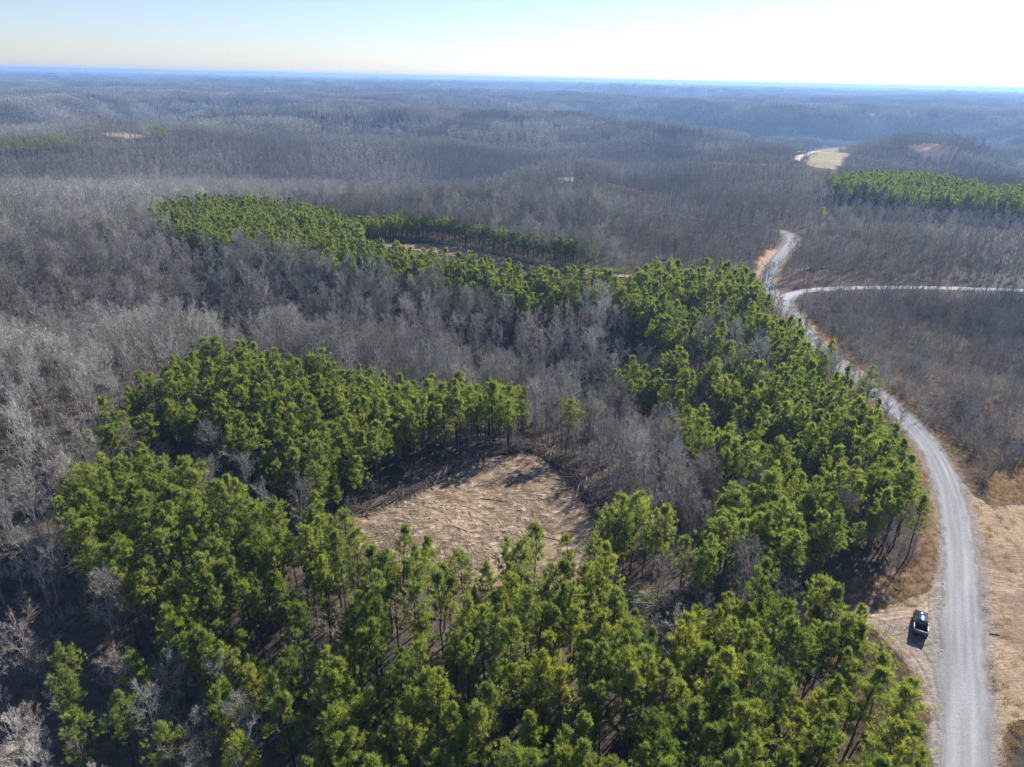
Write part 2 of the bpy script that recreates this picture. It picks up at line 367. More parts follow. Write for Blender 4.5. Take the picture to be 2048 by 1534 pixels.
# ------------------------------------------------------------------ object helpers
def link(name, me, parent=None, loc=(0, 0, 0)):
    o = bpy.data.objects.new(name, me); sc.collection.objects.link(o); o.location = loc
    if parent is not None: o.parent = parent
    return o
def tag(o, label=None, cat=None, group=None, kind=None):
    if label: o['label'] = label
    if cat: o['category'] = cat
    if group: o['group'] = group
    if kind: o['kind'] = kind
    return o
def scatter(name, X, Y, Z, rot, scl, idx, protos, label, tilt=None):
    """one object of stuff: instances of the prototype meshes on a cloud of points"""
    coll = bpy.data.collections.new('source_'+name)
    for i, me in enumerate(protos):
        o = bpy.data.objects.new('%s_source_%02d' % (name, i), me); coll.objects.link(o)
    me = bpy.data.meshes.new(name); n = len(X)
    me.vertices.add(n); me.vertices.foreach_set('co', np.column_stack([X, Y, Z]).astype(np.float32).ravel())
    R3 = np.zeros((n, 3)); R3[:, 2] = rot
    if tilt is not None: R3[:, :2] = tilt
    a = me.attributes.new('rot', 'FLOAT_VECTOR', 'POINT'); a.data.foreach_set('vector', R3.astype(np.float32).ravel())
    a = me.attributes.new('scl', 'FLOAT_VECTOR', 'POINT'); a.data.foreach_set('vector', np.asarray(scl, np.float32).ravel())
    a = me.attributes.new('idx', 'INT', 'POINT'); a.data.foreach_set('value', np.asarray(idx, np.int32))
    o = link(name, me)
    ng = bpy.data.node_groups.new(name+'_nodes', 'GeometryNodeTree')
    ng.interface.new_socket('Geometry', in_out='INPUT', socket_type='NodeSocketGeometry')
    ng.interface.new_socket('Geometry', in_out='OUTPUT', socket_type='NodeSocketGeometry')
    gi = ng.nodes.new('NodeGroupInput'); go = ng.nodes.new('NodeGroupOutput')
    ci = ng.nodes.new('GeometryNodeCollectionInfo'); ci.inputs[0].default_value = coll
    ci.inputs['Separate Children'].default_value = True; ci.inputs['Reset Children'].default_value = True
    ip = ng.nodes.new('GeometryNodeInstanceOnPoints'); ip.inputs['Pick Instance'].default_value = True
    def at(nm, ty):
        q = ng.nodes.new('GeometryNodeInputNamedAttribute'); q.data_type = ty; q.inputs[0].default_value = nm; return q.outputs['Attribute']
    ng.links.new(gi.outputs[0], ip.inputs['Points']); ng.links.new(ci.outputs[0], ip.inputs['Instance'])
    ng.links.new(at('idx', 'INT'), ip.inputs['Instance Index'])
    e2r = ng.nodes.new('FunctionNodeEulerToRotation'); ng.links.new(at('rot', 'FLOAT_VECTOR'), e2r.inputs[0])
    ng.links.new(e2r.outputs[0], ip.inputs['Rotation']); ng.links.new(at('scl', 'FLOAT_VECTOR'), ip.inputs['Scale'])
    ng.links.new(ip.outputs[0], go.inputs[0])
    md = o.modifiers.new('scatter', 'NODES'); md.node_group = ng
    return tag(o, label, None, None, 'stuff')
# ------------------------------------------------------------------ ground
# photo-pixel outlines of what covers the ground
V_RED = [(1840, 880), (1880, 960), (1886, 1060), (1880, 1150), (1840, 1190), (1760, 1205), (1690, 1205), (1650, 1200), (1690, 1160), (1780, 1150), (1830, 1120), (1850, 1040), (1850, 960)]
V_RED2 = [(1970, 960), (2048, 930), (2300, 900), (2300, 1010), (2048, 1000), (1985, 1020)]
V_RED3 = [(1960, 800), (2048, 780), (2200, 800), (2100, 880), (2030, 880)]
V_OR1 = [(1500, 545), (1530, 505), (1560, 498), (1560, 515), (1535, 545), (1525, 560)]
V_OR2 = [(1590, 640), (1640, 680), (1700, 735), (1740, 770), (1735, 755), (1690, 715), (1640, 660), (1600, 625)]
V_FIELD = [(1602, 326), (1638, 299), (1704, 292), (1696, 312), (1672, 338), (1636, 336)]
V_OR3 = [(1810, 290), (1880, 284), (1880, 296), (1840, 302)]
V_PALE = [(1118, 356), (1148, 353), (1150, 361), (1132, 364)]
V_PALE2 = [(1662, 239), (1700, 233), (1757, 229), (1757, 232), (1700, 236.5), (1665, 242)]
V_TRK = [(1584, 326), (1596, 308), (1625, 297), (1655, 290), (1652, 276), (1672, 272), (1672, 290), (1640, 303), (1606, 315), (1594, 328)]
V_PALE3 = [(340, 147), (425, 149), (425, 151.5), (340, 149.5)]
V_TAN4 = [(195, 268), (230, 264), (290, 270), (285, 277), (240, 275)]
def ground_colors(x, y, z):
    px, py, _ = proj(x, y, z)
    n = fbm(x/6, y/6, 77, 3)[:, None]; n2 = fbm(x/28, y/28, 78, 3)[:, None]
    litter = np.array([.06, .047, .036]); litter2 = np.array([.13, .105, .08])
    c = litter*(1-n2)+litter2*n2
    jx = px+(n[:, 0]-.5)*26; jy = py+(fbm(x/5, y/5, 79, 2)-.5)*16
    rt = sstep(0, 60, x-(95+(y-132)*.42))[:, None]*sstep(120, 160, y)[:, None]; c = c*(1-rt)+(np.array([.12, .10, .085])*(1-n2)+np.array([.19, .165, .14])*n2)*rt
    def lay(c, polyg, col, a=1.0):
        mk = inpoly(jx, jy, polyg)[:, None]*a; return c*(1-mk)+np.array(col)*mk
    c = lay(c, V_RED, (.20, .135, .095)); c = lay(c, V_RED2, (.25, .17, .12)); c = lay(c, V_RED3, (.24, .17, .125), .8)
    c = lay(c, V_OR1, (.40, .26, .17)); c = lay(c, V_OR2, (.40, .23, .14))
    mk = inpoly(px, py, V_FIELD)[:, None]; c = c*(1-mk)+np.array([.34, .28, .175])*mk
    mk = inpoly(px, py, V_OR3)[:, None]; c = c*(1-mk)+np.array([.35, .255, .18])*mk
    mk = inpoly(px, py, V_TAN4)[:, None]; c = c*(1-mk)+np.array([.46, .33, .20])*mk
    for pp in (V_PALE, V_PALE2, V_PALE3):
        mk = inpoly(px, py, pp)[:, None]; c = c*(1-mk)+np.array([.5, .46, .42])*mk
    d = segdist(x, y, ROAD)[:, None]; mk = np.clip(1-(d-2.5)/2.5, 0, 1)*.7; c = c*(1-mk)+np.array([.34, .26, .19])*mk
    return c
th = np.concatenate([np.linspace(-180, -62, 40)[:-1], np.linspace(-62, 62, 330), np.linspace(62, 180, 40)[1:-1]])
rs = np.concatenate([np.arange(4, 44, 6), np.arange(44, 260, 1.3), np.arange(260, 460, 3.0), 460*1.014**np.arange(0, 290)])
rs = rs[rs < 26000]
TH, RS = np.meshgrid(np.radians(th), rs)
gx = (np.sin(TH)*RS).ravel(); gy = (np.cos(TH)*RS).ravel(); gz = height(gx, gy)
nr, nc = RS.shape
ii, jj = np.meshgrid(np.arange(nr-1), np.arange(nc), indexing='ij')
a = (ii*nc+jj).ravel(); b = (ii*nc+(jj+1) % nc).ravel()
Fq = np.stack([a, b, b+nc, a+nc], 1)
Vg = np.column_stack([gx, gy, gz]); c0 = len(Vg); Vg = np.vstack([Vg, [[0, 0, hz(0, 0)]]])
fan = np.stack([np.full(nc, c0), (np.arange(nc)+1) % nc, np.arange(nc)], 1)
M_ground, t = mat('forest_floor')
at_ = N(t, 'ShaderNodeAttribute', attribute_name='cover')
geo_ = t.nodes.new('ShaderNodeNewGeometry')
n1 = N(t, 'ShaderNodeTexNoise', Scale=.9, Detail=8.0, Roughness=.72); t.links.new(geo_.outputs['Position'], n1.inputs['Vector'])
n2 = N(t, 'ShaderNodeTexNoise', Scale=.012, Detail=6.0, Roughness=.6); t.links.new(geo_.outputs['Position'], n2.inputs['Vector'])
v1 = ramp(t, n1.outputs[0], [(.3, (.5, .5, .52)), (.5, (1, 1, 1)), (.72, (1.5, 1.45, 1.4))])
v2 = ramp(t, n2.outputs[0], [(.35, (.8, .85, .85)), (.65, (1.2, 1.15, 1.12))])
cg = mixc(t, 1.0, mixc(t, 1.0, at_.outputs[0], v1, 'MULTIPLY'), v2, 'MULTIPLY')
dg_ = N(t, 'ShaderNodeBsdfDiffuse'); t.links.new(cg, dg_.inputs[0])
bp = N(t, 'ShaderNodeBump', Strength=.6, Distance=.25); t.links.new(n1.outputs[0], bp.inputs['Height']); t.links.new(bp.outputs[0], dg_.inputs['Normal'])
out(t, dg_.outputs[0])
gm = mesh_np('ground', Vg, [Fq[:, ::-1], fan], [M_ground], None, True)
cc = ground_colors(Vg[:, 0], Vg[:, 1], Vg[:, 2])
ca = gm.attributes.new('cover', 'FLOAT_COLOR', 'POINT'); ca.data.foreach_set('color', np.column_stack([cc, np.ones(len(cc))]).astype(np.float32).ravel())
tag(link('ground', gm), 'brown leaf covered forest floor and hills', None, None, 'structure')
# ------------------------------------------------------------------ bare-earth sheets with ruts
def sheet(name, poly, step, lift, colfn, M, bump=.05, edge=1.2, seed=5, holes=()):
    P = np.array(poly); x0, y0 = P.min(0)-2; x1, y1 = P.max(0)+2
    nx = int((x1-x0)/step)+1; ny = int((y1-y0)/step)+1
    X, Y = np.meshgrid(x0+np.arange(nx)*step, y0+np.arange(ny)*step); X = X.ravel(); Y = Y.ravel()
    ins = inpoly(X+(fbm(X/3, Y/3, seed, 3)-.5)*edge*3, Y+(fbm(X/3+50, Y/3, seed, 3)-.5)*edge*3, poly)
    col, dz = colfn(X, Y)
    Z = height(X, Y)+lift+dz*bump
    keep = ins.reshape(ny, nx); q = keep[:-1, :-1] & keep[1:, :-1] & keep[:-1, 1:] & keep[1:, 1:]
    idx = np.arange(nx*ny).reshape(ny, nx)
    Fs = np.stack([idx[:-1, :-1][q], idx[:-1, 1:][q], idx[1:, 1:][q], idx[1:, :-1][q]], 1)
    used = np.unique(Fs); remap = np.full(nx*ny, -1); remap[used] = np.arange(len(used))
    me = mesh_np(name, np.column_stack([X, Y, Z])[used], [remap[Fs]], [M], None, True)
    ca = me.attributes.new('cover', 'FLOAT_COLOR', 'POINT'); ca.data.foreach_set('color', np.column_stack([col[used], np.ones(len(used))]).astype(np.float32).ravel())
    return link(name, me)
def earth_mat(name, bumpd=.12, sc1=2.2):
    M, t = mat(name)
    at_ = N(t, 'ShaderNodeAttribute', attribute_name='cover'); g = t.nodes.new('ShaderNodeNewGeometry')
    n1 = N(t, 'ShaderNodeTexNoise', Scale=sc1, Detail=8.0, Roughness=.75); t.links.new(g.outputs['Position'], n1.inputs['Vector'])
    v1 = ramp(t, n1.outputs[0], [(.3, (.62, .6, .6)), (.5, (1, 1, 1)), (.7, (1.32, 1.3, 1.28))])
    c = mixc(t, 1.0, at_.outputs[0], v1, 'MULTIPLY')
    for ang_, sc_ in ((.5, (.35, 4.5, 1)), (-.9, (.3, 3.2, 1))):          # scrape marks of the machine
        mp_ = t.nodes.new('ShaderNodeMapping'); mp_.inputs['Rotation'].default_value = (0, 0, ang_); mp_.inputs['Scale'].default_value = sc_
        dn = N(t, 'ShaderNodeTexNoise', Scale=.12, Detail=2.0); t.links.new(g.outputs['Position'], dn.inputs['Vector'])
        va = N(t, 'ShaderNodeVectorMath', operation='MULTIPLY_ADD'); t.links.new(dn.outputs['Color'], va.inputs[0]); va.inputs[1].default_value = (5, 5, 0); t.links.new(g.outputs['Position'], va.inputs[2])
        t.links.new(va.outputs[0], mp_.inputs['Vector'])
        n3_ = N(t, 'ShaderNodeTexNoise', Scale=1.0, Detail=3.0, Roughness=.6); t.links.new(mp_.outputs[0], n3_.inputs['Vector'])
        c = mixc(t, 1.0, c, ramp(t, n3_.outputs[0], [(.34, (.80, .78, .76)), (.5, (1, 1, 1)), (.68, (1.14, 1.13, 1.11))]), 'MULTIPLY')
    d = N(t, 'ShaderNodeBsdfDiffuse'); t.links.new(c, d.inputs[0])
    bp = N(t, 'ShaderNodeBump', Strength=.8, Distance=bumpd); t.links.new(n1.outputs[0], bp.inputs['Height']); t.links.new(bp.outputs[0], d.inputs['Normal'])
    out(t, d.outputs[0]); return M
M_earth = earth_mat('bare_earth')
def stroke(X, Y, pts, wd):
    """soft line of half-width wd"""
    return np.exp(-(segdist(X, Y, pts)/wd)**2)
def clearing_cols(X, Y):
    base = np.array([.255, .190, .125])
    a1 = fbm(X/9, Y/9, 21, 3)[:, None]; c = base*(.72+.6*a1)
    # raked streaks: follow curved passes of the machine
    u = X*.55+Y*.84+4*np.sin(X/11)+3*np.sin(Y/9); v = -X*.84+Y*.55
    s = fbm(u/1.3, v/9, 22, 2); s2 = fbm((X*.9-Y*.3+3*np.sin(Y/7))/9, (X*.3+Y*.9)/1.2, 23, 2)
    msk = sstep(.4, .6, fbm(X/14, Y/14, 24, 2))
    st = s*msk+s2*(1-msk)
    c = c*(.62+.76*st[:, None])
    deb = sstep(.63, .70, fbm((X*.8+Y*.3)/1.3, Y/.45, 25, 3))[:, None]*.75      # dark wood scraps
    c = c*(1-deb)+np.array([.10, .07, .055])*deb
    lt = sstep(.66, .74, fbm(X/.9, Y/.6, 26, 3))[:, None]*.6; c = c*(1-lt)+np.array([.55, .45, .34])*lt
    return c, (st-.5)*1.0+deb[:, 0]*3
o = sheet('dirt_clearing', CLEAR, .3, .08, clearing_cols, M_earth, .05, 1.2, 31)
tag(o, 'bare brown graded clearing among the pines', None, None, 'structure')
def clear2_cols(X, Y):
    c = np.array([.38, .27, .18])*(.8+.4*fbm(X/8, Y/8, 28, 3)[:, None]); return c, fbm(X/3, Y/3, 2, 2)
o = sheet('dirt_clearing', CLEAR2, 1.2, .15, clear2_cols, M_earth, .2, 2, 32)
tag(o, 'far tan clearing behind the middle pines', None, None, 'structure')
PULL = [flat(*p) for p in [(1600, 1222), (1640, 1210), (1700, 1207), (1760, 1214), (1800, 1203), (1850, 1180), (1876, 1130), (1880, 1040), (1866, 960), (1880, 950), (1905, 1000), (1925, 1100), (1930, 1300), (1930, 1534), (1930, 1700), (1855, 1700), (1862, 1534), (1850, 1420), (1822, 1345), (1780, 1290), (1730, 1252), (1680, 1240), (1620, 1238)]]
TR = [[(1900, 1560), (1888, 1440), (1862, 1350), (1820, 1290), (1760, 1250), (1680, 1232)], [(1892, 1400), (1875, 1330), (1835, 1275), (1780, 1238), (1700, 1222)],
      [(1895, 1230), (1860, 1222), (1800, 1222), (1740, 1228), (1660, 1226)], [(1895, 1330), (1880, 1270), (1870, 1200), (1888, 1120)], [(1870, 1600), (1872, 1480), (1858, 1400), (1830, 1335), (1790, 1290)],
      [(1895, 1180), (1850, 1215), (1790, 1232), (1700, 1236)]]
TRW = []
for tr in TR:
    L_ = np.array(smooth_line([flat(*p) for p in tr], 6)); dd = unit(np.gradient(L_, axis=0)); nn = np.column_stack([-dd[:, 1], dd[:, 0]])
    TRW += [[tuple(q) for q in L_+nn*.85], [tuple(q) for q in L_-nn*.85]]
def pull_cols(X, Y):
    a1 = fbm(X/4, Y/4, 51, 4)[:, None]
    c = np.array([.34, .26, .175])*(1-a1)+np.array([.27, .21, .155])*a1
    g = sstep(.45, .62, fbm(X/7, Y/7, 52, 3))[:, None]*.55; c = c*(1-g)+np.array([.21, .18, .15])*g
    dz = fbm(X/1.2, Y/1.2, 53, 3)-.5
    for k, L_ in enumerate(TRW):
        s = stroke(X, Y, L_, .16+.05*(k % 3)); e = stroke(X, Y, L_, .55)
        c = c*(1+.28*e[:, None]-.50*s[:, None]); dz = dz-s*1.2+e*.7
    d = segdist(X, Y, ROAD); gr = np.clip(1-(d-3)/1.8, 0, 1)[:, None]*(.4+.6*fbm(X/.6, Y/.6, 54, 2)[:, None]); c = c*(1-gr)+np.array([.22, .215, .21])*gr
    return c*(.8+.4*fbm(X/.7, Y/.7, 55, 2)[:, None]), dz
o = sheet('dirt_pull_off', PULL, .22, .05, pull_cols, M_earth, .05, .5, 33)
tag(o, 'tan rutted dirt pull-off beside the gravel road', None, None, 'structure')
RV = [flat(*p) for p in [(1925, 960), (1950, 990), (1985, 1012), (2048, 1005), (2200, 1010), (2350, 1200), (2300, 1400), (2120, 1450), (2020, 1445), (1998, 1534), (1996, 1700), (1930, 1700), (1930, 1300), (1925, 1100), (1910, 1000)]]
def verge_cols(X, Y):
    a1 = fbm(X/5, Y/5, 61, 4)[:, None]
    c = np.array([.38, .285, .175])*(1-a1)+np.array([.29, .215, .15])*a1
    u = X*.93+Y*.36; v = -X*.36+Y*.93
    s = fbm((X+2.5*np.sin(Y/6))/.5, Y/6, 62, 3)
    s2 = fbm((X*.6+Y*.8)/.45, (Y*.6-X*.8)/5, 63, 3); mk = sstep(.4, .6, fbm(X/9, Y/9, 64, 2)); st = s*mk+s2*(1-mk)
    c = c*(.82+.36*st[:, None])
    g = sstep(.55, .7, fbm(X/6, Y/6, 65, 3))[:, None]*.5; c = c*(1-g)+np.array([.20, .145, .11])*g
    d = segdist(X, Y, ROAD); gr = np.clip(1-(d-3)/1.3, 0, 1)[:, None]*(.4+.6*fbm(X/.6, Y/.6, 54, 2)[:, None]); c = c*(1-gr)+np.array([.22, .215, .21])*gr
    return c*(.82+.36*fbm(X/.6, Y/.6, 66, 2)[:, None]), (st-.5)*1.2
o = sheet('dirt_verge', RV, .22, .05, verge_cols, M_earth, .05, .6, 34)
tag(o, 'tan scraped dirt verge right of the gravel road', None, None, 'structure')
# ------------------------------------------------------------------ roads
M_gravel, t = mat('gravel')
at_ = N(t, 'ShaderNodeAttribute', attribute_name='cover'); g = t.nodes.new('ShaderNodeNewGeometry')
n1 = N(t, 'ShaderNodeTexNoise', Scale=5.0, Detail=8.0, Roughness=.8); t.links.new(g.outputs['Position'], n1.inputs['Vector'])
v1 = ramp(t, n1.outputs[0], [(.3, (.7, .7, .7)), (.5, (1, 1, 1)), (.7, (1.25, 1.25, 1.25))])
d = N(t, 'ShaderNodeBsdfDiffuse'); t.links.new(mixc(t, 1.0, at_.outputs[0], v1, 'MULTIPLY'), d.inputs[0]); out(t, d.outputs[0])
def road(name, line, half, lift, label, colfn=None, ncol=25, step=1.0):
    L_ = np.array(line); ds = np.concatenate([[0], np.cumsum(np.linalg.norm(np.diff(L_, axis=0), axis=1))])
    n = max(4, int(ds[-1]/step)); s = np.linspace(0, ds[-1], n); L2 = np.column_stack([np.interp(s, ds, L_[:, 0]), np.interp(s, ds, L_[:, 1])])
    k = max(3, int(6/step)) | 1; ker = np.ones(k)/k
    Lp = np.pad(L2, ((k//2, k//2), (0, 0)), 'edge'); L2 = np.column_stack([np.convolve(Lp[:, i], ker, 'valid') for i in (0, 1)])
    d = unit(np.gradient(L2, axis=0)); nn = np.column_stack([d[:, 1], -d[:, 0]])
    vv = np.linspace(-1, 1, ncol)
    hw = half(L2) if callable(half) else np.full(n, half)
    hwl = hw*(1+.18*(fbm(s/2.0, s*0, 3, 4)-.5)*2); hwr = hw*(1+.18*(fbm(s/2.0, s*0+9, 5, 4)-.5)*2)
    off = np.where(vv[None] < 0, vv[None]*hwl[:, None], vv[None]*hwr[:, None])
    X = (L2[:, :1]+nn[:, :1]*off).ravel(); Y = (L2[:, 1:]+nn[:, 1:]*off).ravel()
    Z = height(X, Y)+lift*(1-.9*np.abs(np.tile(vv, n))**3)
    idx = np.arange(n*ncol).reshape(n, ncol)
    Fs = np.stack([idx[:-1, :-1].ravel(), idx[:-1, 1:].ravel(), idx[1:, 1:].ravel(), idx[1:, :-1].ravel()], 1)
    me = mesh_np(name, np.column_stack([X, Y, Z]), [Fs], [M_gravel], None, True)
    col = colfn(off.ravel(), np.repeat(s, ncol), np.tile(vv, n))
    ca = me.attributes.new('cover', 'FLOAT_COLOR', 'POINT'); ca.data.foreach_set('color', np.column_stack([col, np.ones(len(col))]).astype(np.float32).ravel())
    return tag(link(name, me), label, None, None, 'structure')
def gravel_cols(o_, s, v):
    c = np.array([.265, .26, .255])*np.ones((len(o_), 1))*(.86+.28*fbm(s/11, o_/2.5, 71, 3)[:, None])
    wig = .12*np.sin(s/9)+.2*(fbm(s/14, s*0, 8, 2)-.5)
    for q, wd, amp in ((-1.45, .32, .24), (-.35, .28, .2), (.75, .3, .34), (1.75, .22, .2)):
        c = c*(1+(.15+.7*vnoise(s/17, s*0+q*3, 72))[:, None]*amp*(np.exp(-((o_-q-wig)/wd)**2))[:, None])
    fine = fbm(o_/.35, s/9, 9, 3)[:, None]; c = c*(.8+.4*fine)
    nz = fbm(s/1.6, o_/.8, 73, 3); ed = sstep(.62, .95, np.abs(v)+(nz-.5)*.5)[:, None]; c = c*(1-ed)+np.array([.20, .175, .14])*ed*(.8+.4*fine)
    return c
hwf = lambda L2: 2.75+.75*np.exp(-((L2[:, 1]-68)/14)**2)
road('gravel_road', ROAD, hwf, .13, 'pale grey gravel road curving past the pines', gravel_cols, 31, .5)
def side_cols(o_, s, v):
    return np.array([.40, .39, .38])*(.85+.3*fbm(o_/.5, s/6, 19, 2)[:, None])
road('side_road', SIDE, 2.2, .16, 'narrow pale side road leaving the gravel road', side_cols, 7, 2.0)
ap = [flat(*p) for p in [(1541, 576), (1556, 590), (1590, 586), (1610, 583), (1600, 592), (1588, 605), (1584, 625), (1570, 625), (1555, 605)]]
o = sheet('road_apron', ap, .5, .11, lambda X, Y: (np.array([.28, .275, .27])*(.85+.3*fbm(X/2, Y/2, 3, 2)[:, None]), fbm(X, Y, 1, 2)), M_gravel, .03, .5, 35)
tag(o, 'gravel apron where the side road joins', None, None, 'structure')
def track(pts, half, col, lab, step=6):
    road('dirt_track', smooth_line([flat(*p) for p in pts]), half, .8, lab, lambda o_, s, v: np.array(col)*(.8+.4*fbm(s/12, o_/2, 4, 2)[:, None]), 5, step)
track([(1590, 323), (1600, 312), (1625, 303), (1650, 297), (1664, 291), (1660, 284), (1668, 276)], 4.2, (.52, .42, .32), 'pale track climbing beside the distant field')
track([(1552, 297), (1600, 299), (1645, 296)], 4.5, (.50, .33, .22), 'orange track on the distant hill left of the field')
track([(1420, 326), (1470, 331), (1520, 332), (1570, 331)], 2.4, (.52, .36, .26), 'thin orange track crossing the far brush')
track([(1245, 398), (1310, 410), (1380, 425), (1450, 440), (1520, 452)], 1.5, (.33, .28, .23), 'faint grey track through the brush behind the road', 4)
# ------------------------------------------------------------------ trees: outlines of the pine stands (photo pixels at crown height)
PINES = {
 'far_left': [(285, 445), (330, 415), (420, 407), (540, 410), (640, 426), (690, 448), (722, 470), (735, 498), (790, 508), (850, 520), (940, 528), (1010, 538), (1100, 549), (1180, 562), (1252, 576), (1252, 608), (1180, 604), (1110, 606), (1050, 628), (1010, 612), (960, 580), (880, 576), (800, 568), (700, 548), (640, 534), (560, 512), (480, 494), (400, 484), (340, 464)],
 'centre': [(1258, 560), (1290, 540), (1380, 535), (1490, 549), (1508, 572), (1528, 612), (1575, 650), (1622, 694), (1652, 738), (1690, 782), (1742, 832), (1798, 882), (1830, 930), (1850, 990), (1848, 1030), (1800, 1030), (1700, 1010), (1640, 1000), (1560, 975), (1480, 935), (1420, 930), (1350, 850), (1325, 800), (1250, 790), (1215, 775), (1240, 740), (1262, 690), (1258, 640), (1262, 600)],
 'right_of_clearing': [(1205, 985), (1260, 1000), (1350, 1010), (1352, 1060), (1300, 1090), (1225, 1070), (1200, 1030)],
 'south_centre': [(1380, 1045), (1460, 1010), (1540, 975), (1640, 1012), (1760, 1062), (1757, 1100), (1700, 1105), (1620, 1115), (1560, 1120), (1500, 1110), (1420, 1145), (1360, 1110)],
 'upper_lobe': [(165, 895), (200, 852), (260, 788), (330, 742), (400, 717), (470, 709), (600, 732), (700, 757), (800, 772), (900, 784), (1000, 790), (1060, 802), (1055, 826), (960, 822), (900, 845), (800, 870), (740, 905), (700, 945), (640, 960), (560, 950), (520, 915), (430, 895), (380, 865), (280, 860), (230, 895), (200, 915)],
 'lower_lobe': [(130, 965), (180, 950), (280, 938), (360, 963), (420, 988), (500, 1008), (560, 1024), (600, 1032), (690, 1055), (740, 1095), (790, 1125), (860, 1160), (950, 1185), (1040, 1150), (1110, 1150), (1200, 1150), (1270, 1230), (1330, 1290), (1380, 1225), (1450, 1185), (1520, 1195), (1650, 1215), (1730, 1262), (1795, 1330), (1828, 1400), (1832, 1480), (1836, 1800), (560, 1800), (600, 1480), (520, 1390), (440, 1360), (400, 1350), (330, 1300), (280, 1270), (250, 1200), (160, 1120), (135, 1040)],
 'far_right': [(1655, 365), (1700, 353), (1790, 352), (1880, 362), (1960, 378), (2048, 385), (2300, 400), (2300, 440), (2048, 415), (1960, 408), (1900, 405), (1800, 398), (1720, 385)],
 'far_left_bits': [(-60, 288), (60, 280), (150, 276), (160, 284), (60, 296), (-60, 300)],
 'far_left_bit_b': [(293, 258), (340, 260), (345, 266), (300, 266)],
}
STRIP = [(700, 442), (740, 438), (860, 440), (960, 458), (1040, 474), (1110, 485), (1190, 500), (1192, 513), (1110, 498), (1040, 487), (960, 473), (860, 455), (780, 454), (710, 458)]
SPARSE = [(620, 1120), (700, 1130), (800, 1190), (900, 1230), (1000, 1250), (960, 1330), (860, 1370), (700, 1400), (600, 1380), (480, 1330), (450, 1290), (560, 1180)]
NOBARE = [[(690, 436), (860, 440), (1040, 480), (1260, 522), (1262, 600), (1000, 560), (780, 515), (720, 490)]]
GAPS = [[(1420, 720), (1500, 705), (1570, 730), (1540, 760), (1440, 750)], [(1450, 860), (1530, 850), (1560, 900), (1480, 910)], [(1365, 642), (1450, 640), (1530, 662), (1550, 690), (1500, 700), (1400, 692)], [(290, 885), (430, 905), (540, 945), (600, 1000), (560, 1012), (480, 1000), (330, 945), (230, 922)],
        [(1270, 690), (1330, 700), (1340, 730), (1290, 745)], [(1180, 800), (1330, 820), (1350, 900), (1480, 945), (1500, 970), (1400, 1000), (1250, 960), (1170, 880)]]
BRUSH = [(1590, 600), (1640, 590), (1800, 592), (2048, 600), (2500, 620), (2600, 1000), (2048, 985), (1960, 1000), (1940, 960), (1900, 900), (1850, 850), (1800, 805), (1740, 760), (1690, 715), (1640, 670), (1605, 630)]
BRUSH2 = [(1250, 345), (1350, 360), (1560, 440), (1580, 470), (1520, 540), (1490, 520), (1200, 500), (1190, 470), (1230, 400)]
rng = np.random.default_rng(11)
def jgrid(step, rmax, rmin=30, half=47, seed=1):
    g = np.random.default_rng(seed); n = int(rmax/step)+2
    a, b = np.meshgrid(np.arange(-n, n+1), np.arange(0, n+1)); a = a.ravel()*step; b = b.ravel()*step
    x = a+g.uniform(-.45, .45, a.shape)*step; y = b+g.uniform(-.45, .45, a.shape)*step
    r = np.hypot(x, y); th = np.degrees(np.arctan2(x, y)); k = (r < rmax) & (r > rmin) & (np.abs(th) < half)
    return x[k], y[k]
def stands(x, y, z, up):
    px, py, _ = proj(x, y, z+up); jx = px+(fbm(x/12, y/12, 5, 2)-.5)*14; m_ = np.zeros(len(x), bool)
    for pl in PINES.values(): m_ |= inpoly(jx, py, pl)
    return m_, px, py
def open_ground(x, y, z, pad=2.0):
    d = np.minimum(segdist(x, y, ROAD)-3.4, segdist(x, y, SIDE)-2.6)
    b_ = d < pad
    for pl in (CLEAR, CLEAR2, PULL, RV, ap): b_ |= inpoly(x, y, pl) | (segdist(x, y, pl+[pl[0]]) < pad*.35)
    px, py, _ = proj(x, y, z)
    px2, py2, _ = proj(x, y, z+9)
    for pl in (V_FIELD, V_OR3, V_TAN4, V_PALE2, V_TRK): b_ |= inpoly(px2, py2, pl)
    for pl in (V_TRK, V_PALE, V_PALE2, V_PALE3, V_RED, V_FIELD, V_OR3, V_TAN4, V_OR1, V_OR2, V_RED2): b_ |= inpoly(px, py, pl)
    return b_
# pines
x, y = jgrid(2.65, 330, seed=3); z = height(x, y); m_, px, py = stands(x, y, z, 9.5)
g_ = np.zeros(len(x), bool)
for gp in GAPS: g_ |= inpoly(px, py, gp) & (rng.uniform(size=len(x)) < .88)
sp = inpoly(px, py, SPARSE) & (rng.uniform(size=len(x)) < .42)
mid = inpoly(px, py, [(900, 1180), (1250, 1150), (1350, 1300), (1250, 1534), (650, 1534), (620, 1400), (900, 1350)]) & (rng.uniform(size=len(x)) < .08)
hole = (fbm(x/11, y/11, 88, 2) < np.where(inpoly(px, py, PINES['centre']), .40, .0)); print('holes', (hole & m_).sum(), m_.sum())
k = m_ & ~g_ & ~sp & ~mid & ~(hole & (rng.uniform(size=len(x)) < .85)) & ~open_ground(x, y, z, 1.2) & ~((segdist(x, y, ROAD) < 6.8) & (np.hypot(x, y) > 150)) & (rng.uniform(size=len(x)) < .96)
x, y, z = x[k], y[k], z[k]
